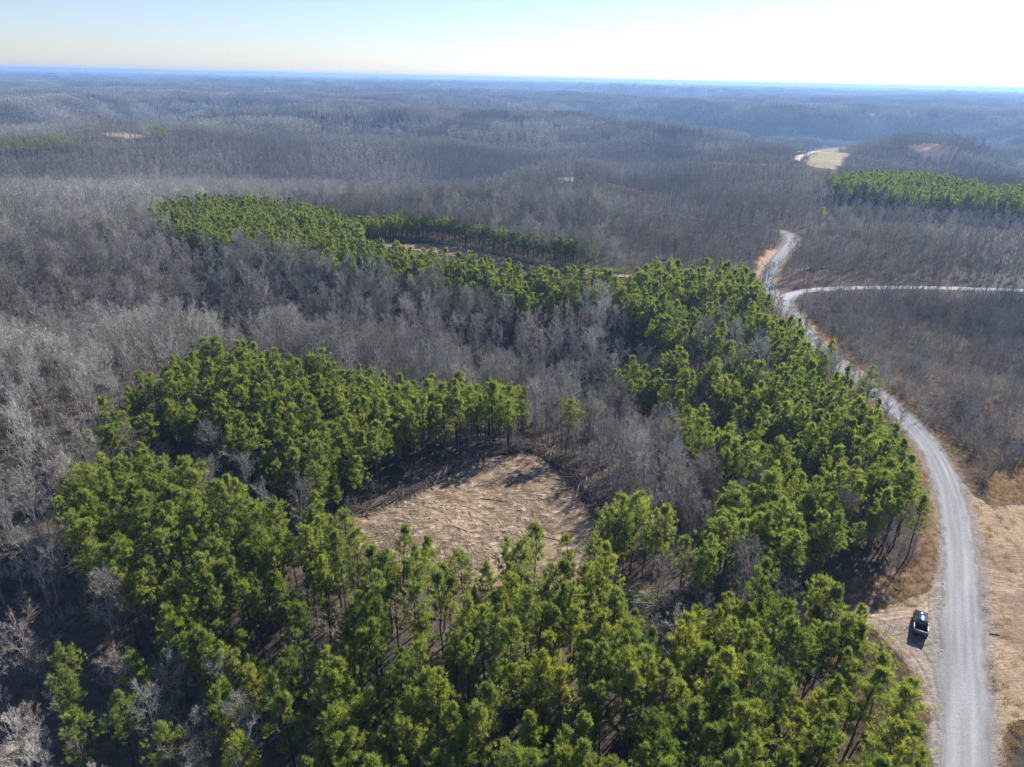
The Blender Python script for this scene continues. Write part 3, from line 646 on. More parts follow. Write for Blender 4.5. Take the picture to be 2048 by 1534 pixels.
# single pines read off the photo (pixel of the crown's middle)
SOLO = [(128, 1325), (382/2.87, 1385), (142, 1462), (238, 1432), (283, 1342), (452, 1395), (448, 1440), (335, 1478), (556, 1388), (515, 1222), (588, 1215), (480, 1525), (650, 1345), (652, 1165),
        (712, 1105), (800, 1088), (852, 1118), (885, 1150), (930, 1150), (985, 1175), (1012, 1118), (1070, 1092), (1046, 1132), (1148, 1092), (1195, 1118), (1130, 1160), (1165, 1150),
        (1742, 778), (1520, 1012), (1136, 822), (1810, 1385), (1775, 1330), (1640, 720), (1662, 712), (1235, 1215), (1260, 1290), (1500, 1270)]
NEARSOLO = SOLO[:]
sx = []; 
for p in SOLO:
    q = onground(p[0], p[1], 9.8); sx.append(q)
sx = np.array(sx)
dd = np.min(np.hypot(x[:, None]-sx[None, :, 0], y[:, None]-sx[None, :, 1]), 1); k = dd > 2.0
x = np.concatenate([sx[:, 0], x[k]]); y = np.concatenate([sx[:, 1], y[k]]); z = np.concatenate([sx[:, 2], z[k]])
PX, PY, PD = proj(x, y, z+9.5)
nsolo = len(sx)
PN = dict(x=x, y=y, z=z, px=PX, py=PY, d=PD, n=len(x))
NPV = 14
PINE_T = []; PINE_C = []; PINE_M = []; PINE_L = []; PINE_H = []
for i in range(NPV):
    H = float(rng.uniform(12.0, 14.6)); T, C = pine_tree(rng, H, float(rng.uniform(1.9, 2.7)), float(rng.uniform(.36, .56)))
    PINE_T.append(T.mesh('pine_trunk', [M_pbark])); PINE_C.append(C.mesh('pine_crown', [M_needle, M_pbark])); PINE_H.append(H)
    G = Geo()
    for g, rem in ((T, [1]), (C, [0, 1])):
        V = np.concatenate(g.V)
        for f, mm in zip(g.F, g.M): G.F.append(f+G.n); G.M.append(np.array([rem[v] for v in mm]))
        G.V.append(V); G.n += len(V)
    PINE_M.append(G.mesh('pine', [M_needle, M_pbark]))
for i in range(5):
    T, C = pine_tree(rng, 13.0, 2.5, .45, 1); G = Geo()
    for g, rem in ((T, [1]), (C, [0, 1])):
        V = np.concatenate(g.V)
        for f, mm in zip(g.F, g.M): G.F.append(f+G.n); G.M.append(np.array([rem[v] for v in mm]))
        G.V.append(V); G.n += len(V)
    PINE_L.append(G.mesh('pine_small', [M_needle, M_pbark]))
inframe = (PX > -20) & (PX < 2068) & (PY > 0) & (PY < PH+60)
score = np.where(inframe, PD, 1e9); score[:nsolo] = 0
order = np.argsort(score, kind='stable'); near_i = order[:300]; rest = order[300:]
def zone_pine(i):
    a_, b_ = PX[i], PY[i]
    if i < nsolo and a_ < 600: return ('alone among bare trees at the lower left', 'lone pines among the bare trees')
    if i < nsolo and 690 < a_ < 1210: return ('on the near edge of the brown clearing', 'pines on the near edge of the clearing')
    if a_ > 1690 and b_ > 1225: return ('at the roadside just below the parked truck', 'pines below the parked truck')
    if a_ > 1380 and b_ > 1160: return ('in the stand left of the parked truck', 'pines left of the parked truck')
    if a_ > 1200 and b_ < 1160: return ('between the brown clearing and the gravel road', 'pines between clearing and road')
    if b_ > 1340 and a_ > 950: return ('at the bottom edge below the brown clearing', 'pines at the bottom edge')
    if a_ < 640: return ('in the left stand beside the bare hardwoods', 'pines of the left stand')
    if b_ > 1250: return ('in the thin stand below the brown clearing', 'pines below the clearing')
    return ('in the stand just below the brown clearing', 'pines below the clearing')
TINTS = [((1.0, 1.0, 1.0), 'green'), ((1.16, 1.08, .9), 'yellow-green'), ((.76, .82, .75), 'dark green')]
used_l = {}
def uniq(lab, o_, px_):
    used_l.setdefault(lab, []).append((px_, len(used_l), o_))
ORD = 'first second third fourth fifth sixth seventh eighth ninth tenth'.split()
def finish_labels():
    for lab, L_ in used_l.items():
        L_.sort(key=lambda q: q[0])
        for k_, q in enumerate(L_):
            n_ = k_+1; sfx = ORD[k_] if k_ < 10 else str(n_)+('th' if 10 < n_ % 100 < 14 else {1: 'st', 2: 'nd', 3: 'rd'}.get(n_ % 10, 'th'))
            q[2]['label'] = lab if len(L_) == 1 else '%s, %s from left' % (lab, sfx)
for kk, i in enumerate(near_i):
    v = int(rng.integers(NPV)); s = float(rng.uniform(.80, 1.12)) if rng.uniform() > .14 else float(rng.uniform(.5, .75)); th_ = TINTS[int(rng.choice(3, p=[.5, .28, .22]))]
    if i < nsolo: s = float(rng.uniform(.9, 1.05))
    if i == 27: s = 1.15
    zn, grp = zone_pine(i)
    lab_l = True
    size = 'tall' if s*PINE_H[v] > 13.6 else ('small' if s*PINE_H[v] < 10.2 else 'mid-height')
    if i == 28: th_ = ((1.55, 1.1, 1.25), 'browning tan'); zn, grp = 'with dying needles beside the dark gap above the south pines', None
    if i == 27: zn, grp = 'standing alone at the left side of the gravel road bend', None
    root = link('pine_tree', None, None, (x[i], y[i], z[i]-.05)); root.rotation_euler = (rng.normal(0, .025), rng.normal(0, .025), rng.uniform(0, 6.28)); root.scale = (s*float(rng.uniform(.9, 1.15)),)*2+(s,)
    root.empty_display_size = .5
    uniq('%s %s pine %s' % (size, th_[1], zn), root, PX[i]); tag(root, 'x', 'pine tree', grp)
    link('trunk', PINE_T[v], root); cr2 = link('crown', PINE_C[v], root); cr2.color = (*th_[0], 1)
rx, ry, rz = x[rest], y[rest], z[rest]
rd = PD[rest]
lod = (rd > 230)
# far pine stands of the hills behind, coarser
x2, y2 = jgrid(3.1, 1100, 330, 44, seed=8); z2 = height(x2, y2); m2, _, _ = stands(x2, y2, z2, 9)
x2, y2, z2 = x2[m2], y2[m2], z2[m2]
# scattered single evergreens through the brush
EV = [(1400, 385, 6), (1420, 392, 6), (1455, 402, 7), (1487, 410, 8), (1530, 420, 6), (1645, 430, 11), (1665, 445, 6), (1616, 440, 6), (1655, 482, 6), (1790, 482, 9), (1900, 458, 9), (1870, 492, 7), (1655, 355, 12), (1672, 360, 9), (1600, 300, 10), (1545, 305, 10), (1275, 382, 6), (1080, 330, 10), (1960, 470, 7), (2025, 345, 14), (2040, 350, 16), (2048, 340, 15), (1780, 1125, 1.5), (1808, 1162, 1.6), (1855, 360, 12), (1700, 390, 12)]
xs_, ys_ = jgrid(2.7, 380, 240, 44, seed=9); zs_ = height(xs_, ys_); q1, q2, _ = proj(xs_, ys_, zs_+7); ks_ = inpoly(q1, q2, STRIP) & ~inpoly(xs_, ys_, CLEAR2)
xs_, ys_, zs_ = xs_[ks_], ys_[ks_], zs_[ks_]; print('strip', len(xs_)); x2 = np.concatenate([x2, xs_]); y2 = np.concatenate([y2, ys_]); z2 = np.concatenate([z2, zs_])
ex = np.array([onground(p, q, h_*.6)+(h_,) for p, q, h_ in EV])
X3 = np.concatenate([rx, x2, ex[:, 0]]); Y3 = np.concatenate([ry, y2, ex[:, 1]]); Z3 = np.concatenate([rz, z2, ex[:, 2]])
n3 = len(X3); ix3 = rng.integers(0, NPV, n3); far3 = np.hypot(X3, Y3) > 720; ix3[far3] = NPV+rng.integers(0, 5, far3.sum())
s3 = np.where(rng.uniform(size=n3) > .12, rng.uniform(.8, 1.12, n3), rng.uniform(.5, .75, n3)); s3[len(rx)+len(x2):] = ex[:, 3]/13.
s3[len(rx)+len(x2)-len(xs_):len(rx)+len(x2)] = rng.uniform(.68, .82, len(xs_))
S3 = np.column_stack([s3*rng.uniform(.9, 1.15, n3)]*2+[s3]); S3[len(rx)+len(x2):, :2] *= 1.3; S3[len(rx)+len(x2)-len(xs_):len(rx)+len(x2), :2] *= 1.25
scatter('pine_forest', X3, Y3, Z3, rng.uniform(0, 6.28, n3), S3, ix3, PINE_M+PINE_L, 'green pine plantation stands covering the hills beyond the nearest pines')
# ------------------------------------------------------------------ leafless trees
BT = []; BC = []; BM = []; BH = []
for i in range(8):
    if i < 5: H = float(rng.uniform(16, 20)); sp_ = float(rng.uniform(3.6, 4.8)); kw = dict(nl=18, rad=.13, nss=5, ntw=6, wtw=.026)
    else: H = float(rng.uniform(11, 14)); sp_ = float(rng.uniform(2.0, 2.9)); kw = dict(nl=13, rad=.11, t0=.35, fork=False, nsub=5, wtw=.026)
    T, C = bare_tree(rng, H, sp_, **kw); BH.append(H)
    BT.append(T.mesh('bare_trunk', [M_bark])); BC.append(C.mesh('bare_crown', [M_twig])); BM.append(merge(T, C, 'bare_tree', M_bark, M_twig))
BL = []
for i in range(6):
    T, C = bare_tree(rng, float(rng.uniform(13, 18)), float(rng.uniform(3.2, 4.4)), .2, 9, 4, 3, 2, .07, .3, False)
    BL.append(merge(T, C, 'bare_tree_small', M_bark, M_twig))
x, y = jgrid(4.35, 1000, seed=21); z = height(x, y)
mp, px, py = stands(x, y, z, 9.5)
for gp in GAPS: mp &= ~inpoly(px, py, gp)
gx_, gy_, _ = proj(x, y, z)
br = inpoly(gx_, gy_, BRUSH); br2 = inpoly(gx_, gy_, BRUSH2)
r = np.hypot(x, y)
dens = np.clip(.7+.9*fbm(x/60, y/60, 14, 2), 0, 1)
right_side = (segdist(x, y, SIDE) < 60) | (gx_ > 1500)
dens = np.where((px < 620) & (py > 1120) & (gx_ > 20), .55, dens); dens = np.where(inpoly(px, py, GAPS[5]), 1.0, dens); dens = np.where(inpoly(px, py, GAPS[3]), .45, dens); dens = np.where(br, .035, dens); dens = np.where(br2, .85, dens); dens = np.where(right_side & ~br & (r < 450), .9, dens)
k = ~mp & ~open_ground(x, y, z, 2.2) & (rng.uniform(size=len(x)) < dens)
k &= ~(inpoly(px, py, [(640, 860), (1000, 800), (1100, 840), (1200, 960), (1290, 1130), (1230, 1230), (900, 1240), (700, 1180), (640, 1060)]) & (py > 900))
k &= ~inpoly(px, py, NOBARE[0]); k &= (segdist(x, y, PULL+[PULL[0]]) > 5.5); k &= (segdist(x, y, CLEAR+[CLEAR[0]]) > 4.5)
# keep the view of the roads open where the photo shows them
k &= ~((segdist(x, y, ROAD) < 9) & (r < 210))
x, y, z, r, br = x[k], y[k], z[k], r[k], br[k]
FILL = [(1115, 895), (1180, 870), (1300, 900), (1420, 960), (1480, 1040), (1400, 1090), (1260, 1080), (1222, 1030), (1180, 970)]
xf, yf = jgrid(3.0, 200, 80, 40, seed=22); zf = height(xf, yf); fx_, fy_, _ = proj(xf, yf, zf); q_ = inpoly(fx_, fy_, FILL) & ~stands(xf, yf, zf, 9.5)[0] & (rng.uniform(size=len(xf)) < .8) & (segdist(xf, yf, CLEAR+[CLEAR[0]]) > 2.2) & ~inpoly(xf, yf, CLEAR)
print('fill', q_.sum()); nfill = int(q_.sum())
x = np.concatenate([xf[q_], x]); y = np.concatenate([yf[q_], y]); z = np.concatenate([zf[q_], z]); r = np.hypot(x, y); br = np.concatenate([np.zeros(nfill, bool), br])
TALL = [(1563, 566), (1572, 560), (1580, 566), (1600, 628), (1614, 655), (1660, 560), (1700, 552), (1760, 548), (1880, 560), (1940, 596), (1968, 596), (2002, 620), (1820, 560), (1640, 590), (1650, 575), (1825, 1110), (1820, 1118)]
tx = np.array([onground(a_, b_, 0) for a_, b_ in TALL])
x = np.concatenate([tx[:, 0], x]); y = np.concatenate([tx[:, 1], y]); z = np.concatenate([tx[:, 2], z])
BX, BY, BD = proj(x, y, z+10); n = len(x); r = np.hypot(x, y); ntall = len(tx)
small = fbm(x/25, y/25, 15, 2)+rng.uniform(-.25, .25, n) > .58
gright = BX > 1250
small |= (gright & (rng.uniform(size=n) < .75)); small[:ntall+nfill] = rng.uniform(size=ntall+nfill) < .8; small[:ntall] = True
ix = np.where(small, rng.integers(5, 8, n), rng.integers(0, 5, n))
sc_ = rng.uniform(.7, 1.03, n); sc_[(BX < 640) & (BY > 1000)] *= .8; sc_[inpoly(BX, BY, GAPS[3])] *= .72; sc_[(BX > 1200) & (BY < 600) & (r > 250)] *= .72; sc_[ntall:ntall+nfill] *= .8; sc_[ntall-2:ntall] = [.42, .35]
inframe = (BX > -40) & (BX < 2080) & (BY < PH+120) & (BY > 100)
score = np.where(inframe, BD, 1e9); order = np.argsort(score); near_i = order[:300]; rest = order[300:]
def zone_bare(i):
    a_, b_ = BX[i], BY[i]
    if i >= ntall-2 and i < ntall: return ('beside the red grass left of the gravel road', 'bare saplings by the red grass')
    if a_ > 1800 and b_ < 1100: return ('in the brush right of the gravel road', 'bare trees right of the road')
    if 1150 < a_ < 1550 and b_ > 700: return ('in the grey patch between clearing and roadside pines', 'bare trees right of the clearing')
    if a_ < 130: return ('in the wood along the left picture edge', 'bare trees along the left edge')
    if a_ < 520 and b_ < 1000 and b_ > 820: return ('in the hollow between the two left pine stands', 'bare trees between the left stands')
    if a_ < 560 and b_ > 1150: return ('in the dark wood at the lower left', 'bare trees at the lower left')
    if a_ < 400: return ('in the wood left of the left pine stand', 'bare trees left of the pines')
    if b_ > 1200: return ('poking up among the pines below the clearing', 'bare trees among the near pines')
    return ('in the grey wood behind the pine stands', 'bare trees behind the pines')
BTINT = [((1, 1, 1), 'grey'), ((1.15, 1.15, 1.15), 'pale'), ((.80, .72, .66), 'brownish')]
for i in near_i:
    v = int(ix[i]); s = float(sc_[i]); th_ = BTINT[int(rng.choice(3, p=[.5, .24, .26]))]
    root = link('bare_tree', None, None, (x[i], y[i], z[i]-.05)); root.rotation_euler = (rng.normal(0, .05), rng.normal(0, .05), rng.uniform(0, 6.28)); root.scale = (s, s, s)
    root.empty_display_size = .5
    zn, grp = zone_bare(i); hh = s*BH[v]; size = 'tall' if hh > 16.5 else ('slender' if v >= 5 else 'broad')
    uniq('%s %s bare tree %s' % (size, th_[1], zn), root, BX[i]); tag(root, 'x', 'bare tree', grp)
    a1 = link('trunk', BT[v], root); a2 = link('crown', BC[v], root); a1.color = (*th_[0], 1); a2.color = (*th_[0], 1)
finish_labels()
rr_ = r[rest]; ixr = ix[rest].copy(); lodm = rr_ > 420; ixr[lodm] = 8+rng.integers(0, 6, lodm.sum())
S = np.column_stack([sc_[rest]]*3)
scatter('bare_forest', x[rest], y[rest], z[rest]-.1, rng.uniform(0, 6.28, len(rest)), S, ixr, BM+BL, 'grey leafless hardwood forest covering the valleys and near hills', np.column_stack([rng.normal(0, .05, len(rest)), rng.normal(0, .05, len(rest))]))
print('pines', PN['n'], len(x2), 'bare', n)
# far woods: patches of small leafless trees
def wood_patch(rng, size, ntree, wtw, pinefrac=0):
    G = Geo()
    cx = rng.uniform(-size/2, size/2, (ntree, 2)); H = rng.uniform(12, 18, ntree)
    b = np.column_stack([cx, np.full(ntree, -3.)]); e = np.column_stack([cx+rng.normal(0, .4, (ntree, 2)), H*.9])
    G.segs(np.stack([b, e], 1), np.tile([[.22, .06]], (ntree, 1)), 3, 0)
    m = 30; f = rng.uniform(.3, 1, (ntree, m)); B = b[:, None]+(e-b)[:, None]*f[..., None]
    az = rng.uniform(0, 6.28, (ntree, m)); el = rng.uniform(.1, 1.2, (ntree, m))
    D = np.stack([np.cos(az)*np.cos(el), np.sin(az)*np.cos(el), np.sin(el)], -1)*(rng.uniform(1.8, 4.6, (ntree, m))*(1.15-f*.5))[..., None]
    G.slivers(B.reshape(-1, 3), D.reshape(-1, 3), np.full(ntree*m, wtw), rng, 1)
    tip = (B+D*.5).reshape(-1, 3); D2 = unit(D.reshape(-1, 3)+rng.normal(0, 1.5, (ntree*m, 3)))*1.8
    G.slivers(tip, D2, np.full(ntree*m, wtw), rng, 1)
    return G.mesh('wood_patch', [M_bark, M_twig])
def tilts(x, y, e=20):
    gx = (height(x+e, y)-height(x-e, y))/(2*e); gy = (height(x, y+e)-height(x, y-e))/(2*e)
    return np.column_stack([np.arctan(gy), -np.arctan(gx)])
WP = [wood_patch(rng, 46, 62, .30) for _ in range(6)]
x, y = jgrid(40, 4200, 985, 44, seed=31); z = height(x, y); gx_, gy_, _ = proj(x, y, z)
k = ~(open_ground(x, y, z) | inpoly(gx_, gy_, V_PALE2) | inpoly(gx_, gy_, V_PALE3) | inpoly(gx_, gy_, V_FIELD) | inpoly(gx_, gy_, V_OR3) | inpoly(gx_, gy_, V_TAN4)); x, y, z = x[k], y[k], z[k]
px_, py_, _ = proj(x, y, z+9); k = np.ones(len(x), bool)
x, y, z = x[k], y[k], z[k]; n1_ = len(x)
WQ = [wood_patch(rng, 130, 300, .8) for _ in range(4)]
xa, ya = jgrid(115, 14000, 4150, 44, seed=33); za = height(xa, ya)
X = np.concatenate([x, xa]); Y = np.concatenate([y, ya]); Z = np.concatenate([z, za])
idx = np.concatenate([rng.integers(0, 6, n1_), 6+rng.integers(0, 4, len(xa))])
tl = tilts(X, Y); rot = rng.uniform(0, 6.28, len(X)); rot = np.zeros(len(X)) + 0.0
sg = rng.choice([-1., 1.], (len(X), 2)); S = np.column_stack([sg[:, 0], sg[:, 1], rng.uniform(.85, 1.1, len(X))])
scatter('distant_forest', X, Y, Z, rot, S, idx, WP+WQ, 'far leafless woods covering the hazy hills up to the horizon', tl)
print('far patches', n1_, len(xa))
# ------------------------------------------------------------------ brush and undergrowth
BU = [bush(rng, float(rng.uniform(2.2, 4.6)), 2.6).mesh('bush', [M_brush]) for _ in range(6)]
BUG = [bush(rng, float(rng.uniform(3.5, 6)), 2.2, 9, 30).mesh('sapling', [M_twig]) for _ in range(4)]
x, y = jgrid(2.1, 430, seed=41); z = height(x, y); gx_, gy_, _ = proj(x, y, z)
b1 = inpoly(gx_, gy_, BRUSH); b2 = inpoly(gx_, gy_, BRUSH2)
pn, px, py = stands(x, y, z, 9.5)
dens = np.where(b1, .92, np.where(b2, .75, np.where(pn, .42, .15)))
dens = np.where(inpoly(px, py, SPARSE) | inpoly(px, py, GAPS[2]) | inpoly(px, py, GAPS[3]) | inpoly(px, py, GAPS[5]), .7, dens)
dens = np.where(pn & (fbm(x/11, y/11, 88, 2) < .38), .9, dens); dens = np.where(inpoly(gx_, gy_, [(1600, 1240), (1740, 1250), (1830, 1400), (1860, 1534), (1860, 1700), (1600, 1700)]), .6, dens); dens = np.where((px < 620) & (py > 950) & ~pn, .5, dens); dens = np.where(inpoly(gx_, gy_, FILL), .9, dens)
dens = dens*np.clip(-.15+1.9*fbm(x/13, y/13, 42, 3), 0, 1)
k = (rng.uniform(size=len(x)) < dens) & ~open_ground(x, y, z, .8)
x, y, z, b1 = x[k], y[k], z[k], b1[k]; n = len(x)
s = rng.uniform(.55, 1.15, n); s = np.where(b1, s*1.2, s*.8); s *= .65+.6*fbm(x/20, y/20, 44, 2)
ix = np.where(rng.uniform(size=n) < np.where(b1, .6, .35), 6+rng.integers(0, 4, n), rng.integers(0, 6, n))
scatter('brush', x, y, z-.05, rng.uniform(0, 6.28, n), np.column_stack([s*1.1, s*1.1, s]), ix, BU+BUG, 'dense grey-brown leafless brush beside the road and under the trees')
print('brush', n)
# dry grass along the verges
def tuft(rng, n=60, H=.7, sp_=.55, w=.03):
    G = Geo(); az = rng.uniform(0, 6.28, n); rr = rng.uniform(0, sp_, n)
    P = np.column_stack([np.cos(az)*rr, np.sin(az)*rr, np.zeros(n)]); D = unit(np.column_stack([np.cos(az)*.5, np.sin(az)*.5, np.ones(n)])+rng.normal(0, .25, (n, 3)))*rng.uniform(.5, 1, (n, 1))*H
    G.slivers(P, D, np.full(n, w), rng); return G.mesh('tuft', [M_leaf])
TU = [tuft(rng) for _ in range(5)]
x, y = jgrid(.75, 240, 45, 45, seed=51); z = height(x, y); gx_, gy_, _ = proj(x, y, z)
gm_ = np.zeros(len(x))
for pl, a_ in ((V_RED, .8), (V_RED2, .85), (V_RED3, .5), (V_OR2, .4)): gm_ = np.maximum(gm_, inpoly(gx_, gy_, pl)*a_)
dr = segdist(x, y, ROAD); gm_ = np.maximum(gm_, ((dr > 3.2) & (dr < 5.5) & ~inpoly(x, y, PULL) & ~inpoly(x, y, RV))*.4)
gm_ = np.maximum(gm_, inpoly(gx_, gy_, [(2010, 1450), (2200, 1430), (2200, 1700), (2010, 1700)])*.8)
gm_ = np.maximum(gm_, inpoly(gx_, gy_, BRUSH)*.22); gm_ = np.maximum(gm_, inpoly(x, y, RV)*.10); gm_ = np.maximum(gm_, inpoly(gx_, gy_, [(1600, 1240), (1740, 1250), (1830, 1400), (1860, 1534), (1860, 1700), (1600, 1700)])*.5); gm_ = np.maximum(gm_, ((segdist(x, y, PULL+[PULL[0]]) < 1.4) & (dr > 3.6))*.5)
k = rng.uniform(size=len(x)) < gm_*np.clip(.2+1.5*fbm(x/5, y/5, 52, 3), 0, 1); k &= ~(dr < 3.1)
x, y, z = x[k], y[k], z[k]; n = len(x); s = rng.uniform(.6, 1.3, n)
scatter('dry_grass', x, y, z, rng.uniform(0, 6.28, n), np.column_stack([s]*3), rng.integers(0, 5, n), TU, 'rusty dry grass on the verges of the gravel road')
print('grass', n)
# ------------------------------------------------------------------ cut wood round the clearing
def debris(lines, per_m, hgt, wd, name, label, mats):
    G = Geo(); P0 = []; P1 = []; RR = []; TW = []; TD = []
    for L_ in lines:
        L_ = np.array(L_)
        for a_, b_ in zip(L_[:-1], L_[1:]):
            le = np.linalg.norm(b_-a_); nn_ = int(le*per_m)
            t = rng.uniform(0, 1, nn_); c = a_+(b_-a_)*t[:, None]+rng.normal(0, wd, (nn_, 2)); dirv = (b_-a_)/le
            an = math.atan2(dirv[1], dirv[0])+rng.normal(0, .55, nn_); ll = rng.uniform(.8, 5.5, nn_)**1.0
            h0 = rng.uniform(.05, 1, nn_)*hgt*np.exp(-(rng.normal(0, .5, nn_))**2)
            v = np.column_stack([np.cos(an), np.sin(an)])*ll[:, None]/2; zz = height(c[:, 0], c[:, 1])
            P0.append(np.column_stack([c-v, zz+h0*.6+.08])); P1.append(np.column_stack([c+v, zz+h0+rng.uniform(0, .5, nn_)])); RR.append(np.column_stack([rng.uniform(.03, .13, nn_), rng.uniform(.01, .06, nn_)]))
            mtw = nn_*26; tc = a_+(b_-a_)*rng.uniform(0, 1, (mtw, 1))+rng.normal(0, wd*1.1, (mtw, 2))
            TW.append(np.column_stack([tc, height(tc[:, 0], tc[:, 1])+rng.uniform(0, hgt, mtw)])); TD.append(unit(rng.normal(0, 1, (mtw, 3))*[1, 1, .5])*rng.uniform(.3, 1.4, (mtw, 1)))
    P0 = np.concatenate(P0); P1 = np.concatenate(P1); G.segs(np.stack([P0, P1], 1), np.concatenate(RR), 5, 0)
    TW = np.concatenate(TW); TD = np.concatenate(TD); G.slivers(TW, TD, np.full(len(TW), .045), rng, 1)
    return tag(link(name, G.mesh(name, mats)), label, None, None, 'stuff')
W1 = [[flat(*p) for p in [(715, 1012), (780, 990), (850, 958), (905, 925), (960, 900), (1050, 882)]], [flat(*p) for p in [(1060, 882), (1100, 905), (1140, 935), (1185, 990), (1215, 1040), (1235, 1090)]]]
debris(W1, 7, 1.1, .8, 'brush_debris', 'windrow of cut branches and tree tops along the clearing edge', [M_wood, M_slash])
W2 = [[flat(*p) for p in [(735, 490), (780, 484), (860, 480), (960, 506), (1060, 532), (1160, 548), (1260, 562)]], [flat(*p) for p in [(1240, 1180), (1300, 1195), (1370, 1215)]]]
debris(W2, 5, 1.5, 1.2, 'brush_debris', 'cut branches along the far clearing and south of the near one', [M_brush, M_needle])
x, y = jgrid(.42, 160, 80, 30, seed=61); k = inpoly(x, y, CLEAR) & (rng.uniform(size=len(x)) < .42*sstep(.3, .75, fbm(x/5, y/5, 62, 3))); x, y = x[k], y[k]; z = height(x, y)+.1
G = Geo(); an = rng.normal(2.7, .7, len(x))+.8*np.sin(y/9); ll = rng.uniform(.25, 1.5, len(x))**1.3; P_ = np.column_stack([x, y, z]); D_ = np.column_stack([np.cos(an), np.sin(an), rng.uniform(0, .12, len(x))])*ll[:, None]
q_ = rng.uniform(size=len(x)) < .3
G.segs(np.stack([P_[q_], P_[q_]+D_[q_]], 1), np.tile([[.035, .02]], (q_.sum(), 1)), 4, 0); G.segs(np.stack([P_[~q_], P_[~q_]+D_[~q_]], 1), np.tile([[.035, .012]], ((~q_).sum(), 1)), 4, 1)
tag(link('wood_scraps', G.mesh('wood_scraps', [M_wood, M_pbark])), 'splintered wood scraps strewn over the brown clearing', None, None, 'stuff')
def log_mesh(L_, r_):
    G = Geo(); k = 7; P = np.column_stack([np.linspace(-L_/2, L_/2, k), rng.normal(0, .05*L_/8, k), np.full(k, r_)+rng.normal(0, .02, k)]); Rd = np.linspace(r_, r_*.45, k)
    ang = np.arange(8)*math.pi/4; V = []
    for p, q in zip(P, Rd): V.append(np.column_stack([np.full(8, p[0]), p[1]+np.cos(ang)*q, p[2]+np.sin(ang)*q]))
    V = np.concatenate(V); i = np.arange(8); j = (i+1) % 8; F_ = np.concatenate([np.stack([i+8*s_, j+8*s_, j+8*(s_+1), i+8*(s_+1)], 1) for s_ in range(k-1)])
    G.add(V, F_); 
    G.add(np.vstack([V[:8], [P[0]]]), np.stack([j, i, np.full(8, 8)], 1)); G.add(np.vstack([V[-8:], [P[-1]]]), np.stack([i, j, np.full(8, 8)], 1))
    nb = 7; t = rng.uniform(.1, .95, nb); b = np.column_stack([(t-.5)*L_, np.zeros(nb), np.full(nb, r_)]); d = unit(rng.normal(0, 1, (nb, 3))+[.8, 0, .4]); d[:, 2] = np.abs(d[:, 2])
    G.segs(np.stack([b, b+d*rng.uniform(.2, .8, (nb, 1))], 1), np.tile([[r_*.3, .01]], (nb, 1)), 3)
    return G.mesh('log', [M_wood])
LOGS = [((750, 998), (800, 978), 'pale fallen log along the left end of the brush windrow'), ((806, 975), (850, 955), 'fallen trunk lying on the brush windrow at mid left'),
        ((862, 948), (905, 922), 'long log on the windrow near the clearing top'), ((1045, 890), (1095, 872), 'log pile trunk pointing at the clearing top corner'),
        ((1110, 915), (1150, 935), 'short trunk at the upper right clearing edge'), ((1150, 945), (1190, 960), 'leaning log in the right edge of the clearing'),
        ((1165, 985), (1215, 1000), 'pale log right of the clearing under grey trees'), ((1195, 1090), (1245, 1094), 'straight log at the lower right clearing corner'),
        ((1275, 1185), (1330, 1200), 'pale log lying across the dark gap below the clearing'), ((1300, 1195), (1345, 1222), 'second log crossing the dark gap toward the pines'),
        ((1685, 1208), (1698, 1222), 'short pale log at the end of the dirt pull-off'), ((1672, 1210), (1690, 1205), 'stubby bleached log beside the pull-off end'),
        ((1978, 1268), (1998, 1272), 'thin dark stick on the tan dirt right of the road'), ((1768, 1110), (1780, 1130), 'white dead branch under the pines above the truck'),
        ((960, 985), (1010, 992), 'thin dark scrap log on the brown clearing centre'), ((905, 1040), (935, 1050), 'dark log scrap at the clearing lower left'),
        ((1080, 1060), (1120, 1070), 'dark log scrap at the clearing right side')]
for p, q, lab in LOGS:
    a_ = np.array(flat(*p)); b_ = np.array(flat(*q)); L_ = float(np.linalg.norm(b_-a_)); c = (a_+b_)/2
    small_ = L_ < 2.5
    up = .45 if ('windrow' in lab) else .06
    o = link('fallen_log', log_mesh(L_, .07 if small_ or 'scrap' in lab else .14), None, (c[0], c[1], hz(*c)+up)); o.rotation_euler = (0, 0, math.atan2(*(b_-a_)[::-1]))
    if 'dark' in lab and 'gap' not in lab: o.color = (.35, .3, .28, 1)
    tag(o, lab, 'log', 'fallen logs around the clearing')
# small rocks on the gravel shoulder
def rock_mesh():
    import bmesh
    bm = bmesh.new(); bmesh.ops.create_icosphere(bm, subdivisions=2, radius=1)
    for v in bm.verts: v.co *= 1+.22*(hsh(np.array([round(v.co.x*3)]), np.array([round(v.co.y*3+v.co.z*5)]), 3)[0]-.5)*2; v.co.z *= .6
    me = bpy.data.meshes.new('rock'); bm.to_mesh(me); bm.free(); me.materials.append(M_rock); return me
M_rock = simple('pale_stone', (.6, .58, .54), .9, 0, .15, 4)
rk = rock_mesh()
for (p, q), lab in zip([(1886, 1168), (1884, 1302), (1847, 1268), (1880, 1064)], ['pale stone on the road shoulder above the truck', 'pale stone on the road shoulder below the truck', 'small stone in the ruts beside the truck', 'pale stone by the red grass on the left shoulder']):
    a_ = flat(p, q); o = link('stone', rk, None, (*a_, hz(*a_)+.1)); s_ = rng.uniform(.13, .2); o.scale = (s_, s_*1.2, s_); o.rotation_euler[2] = rng.uniform(0, 6); tag(o, lab, 'stone', 'stones by the road')
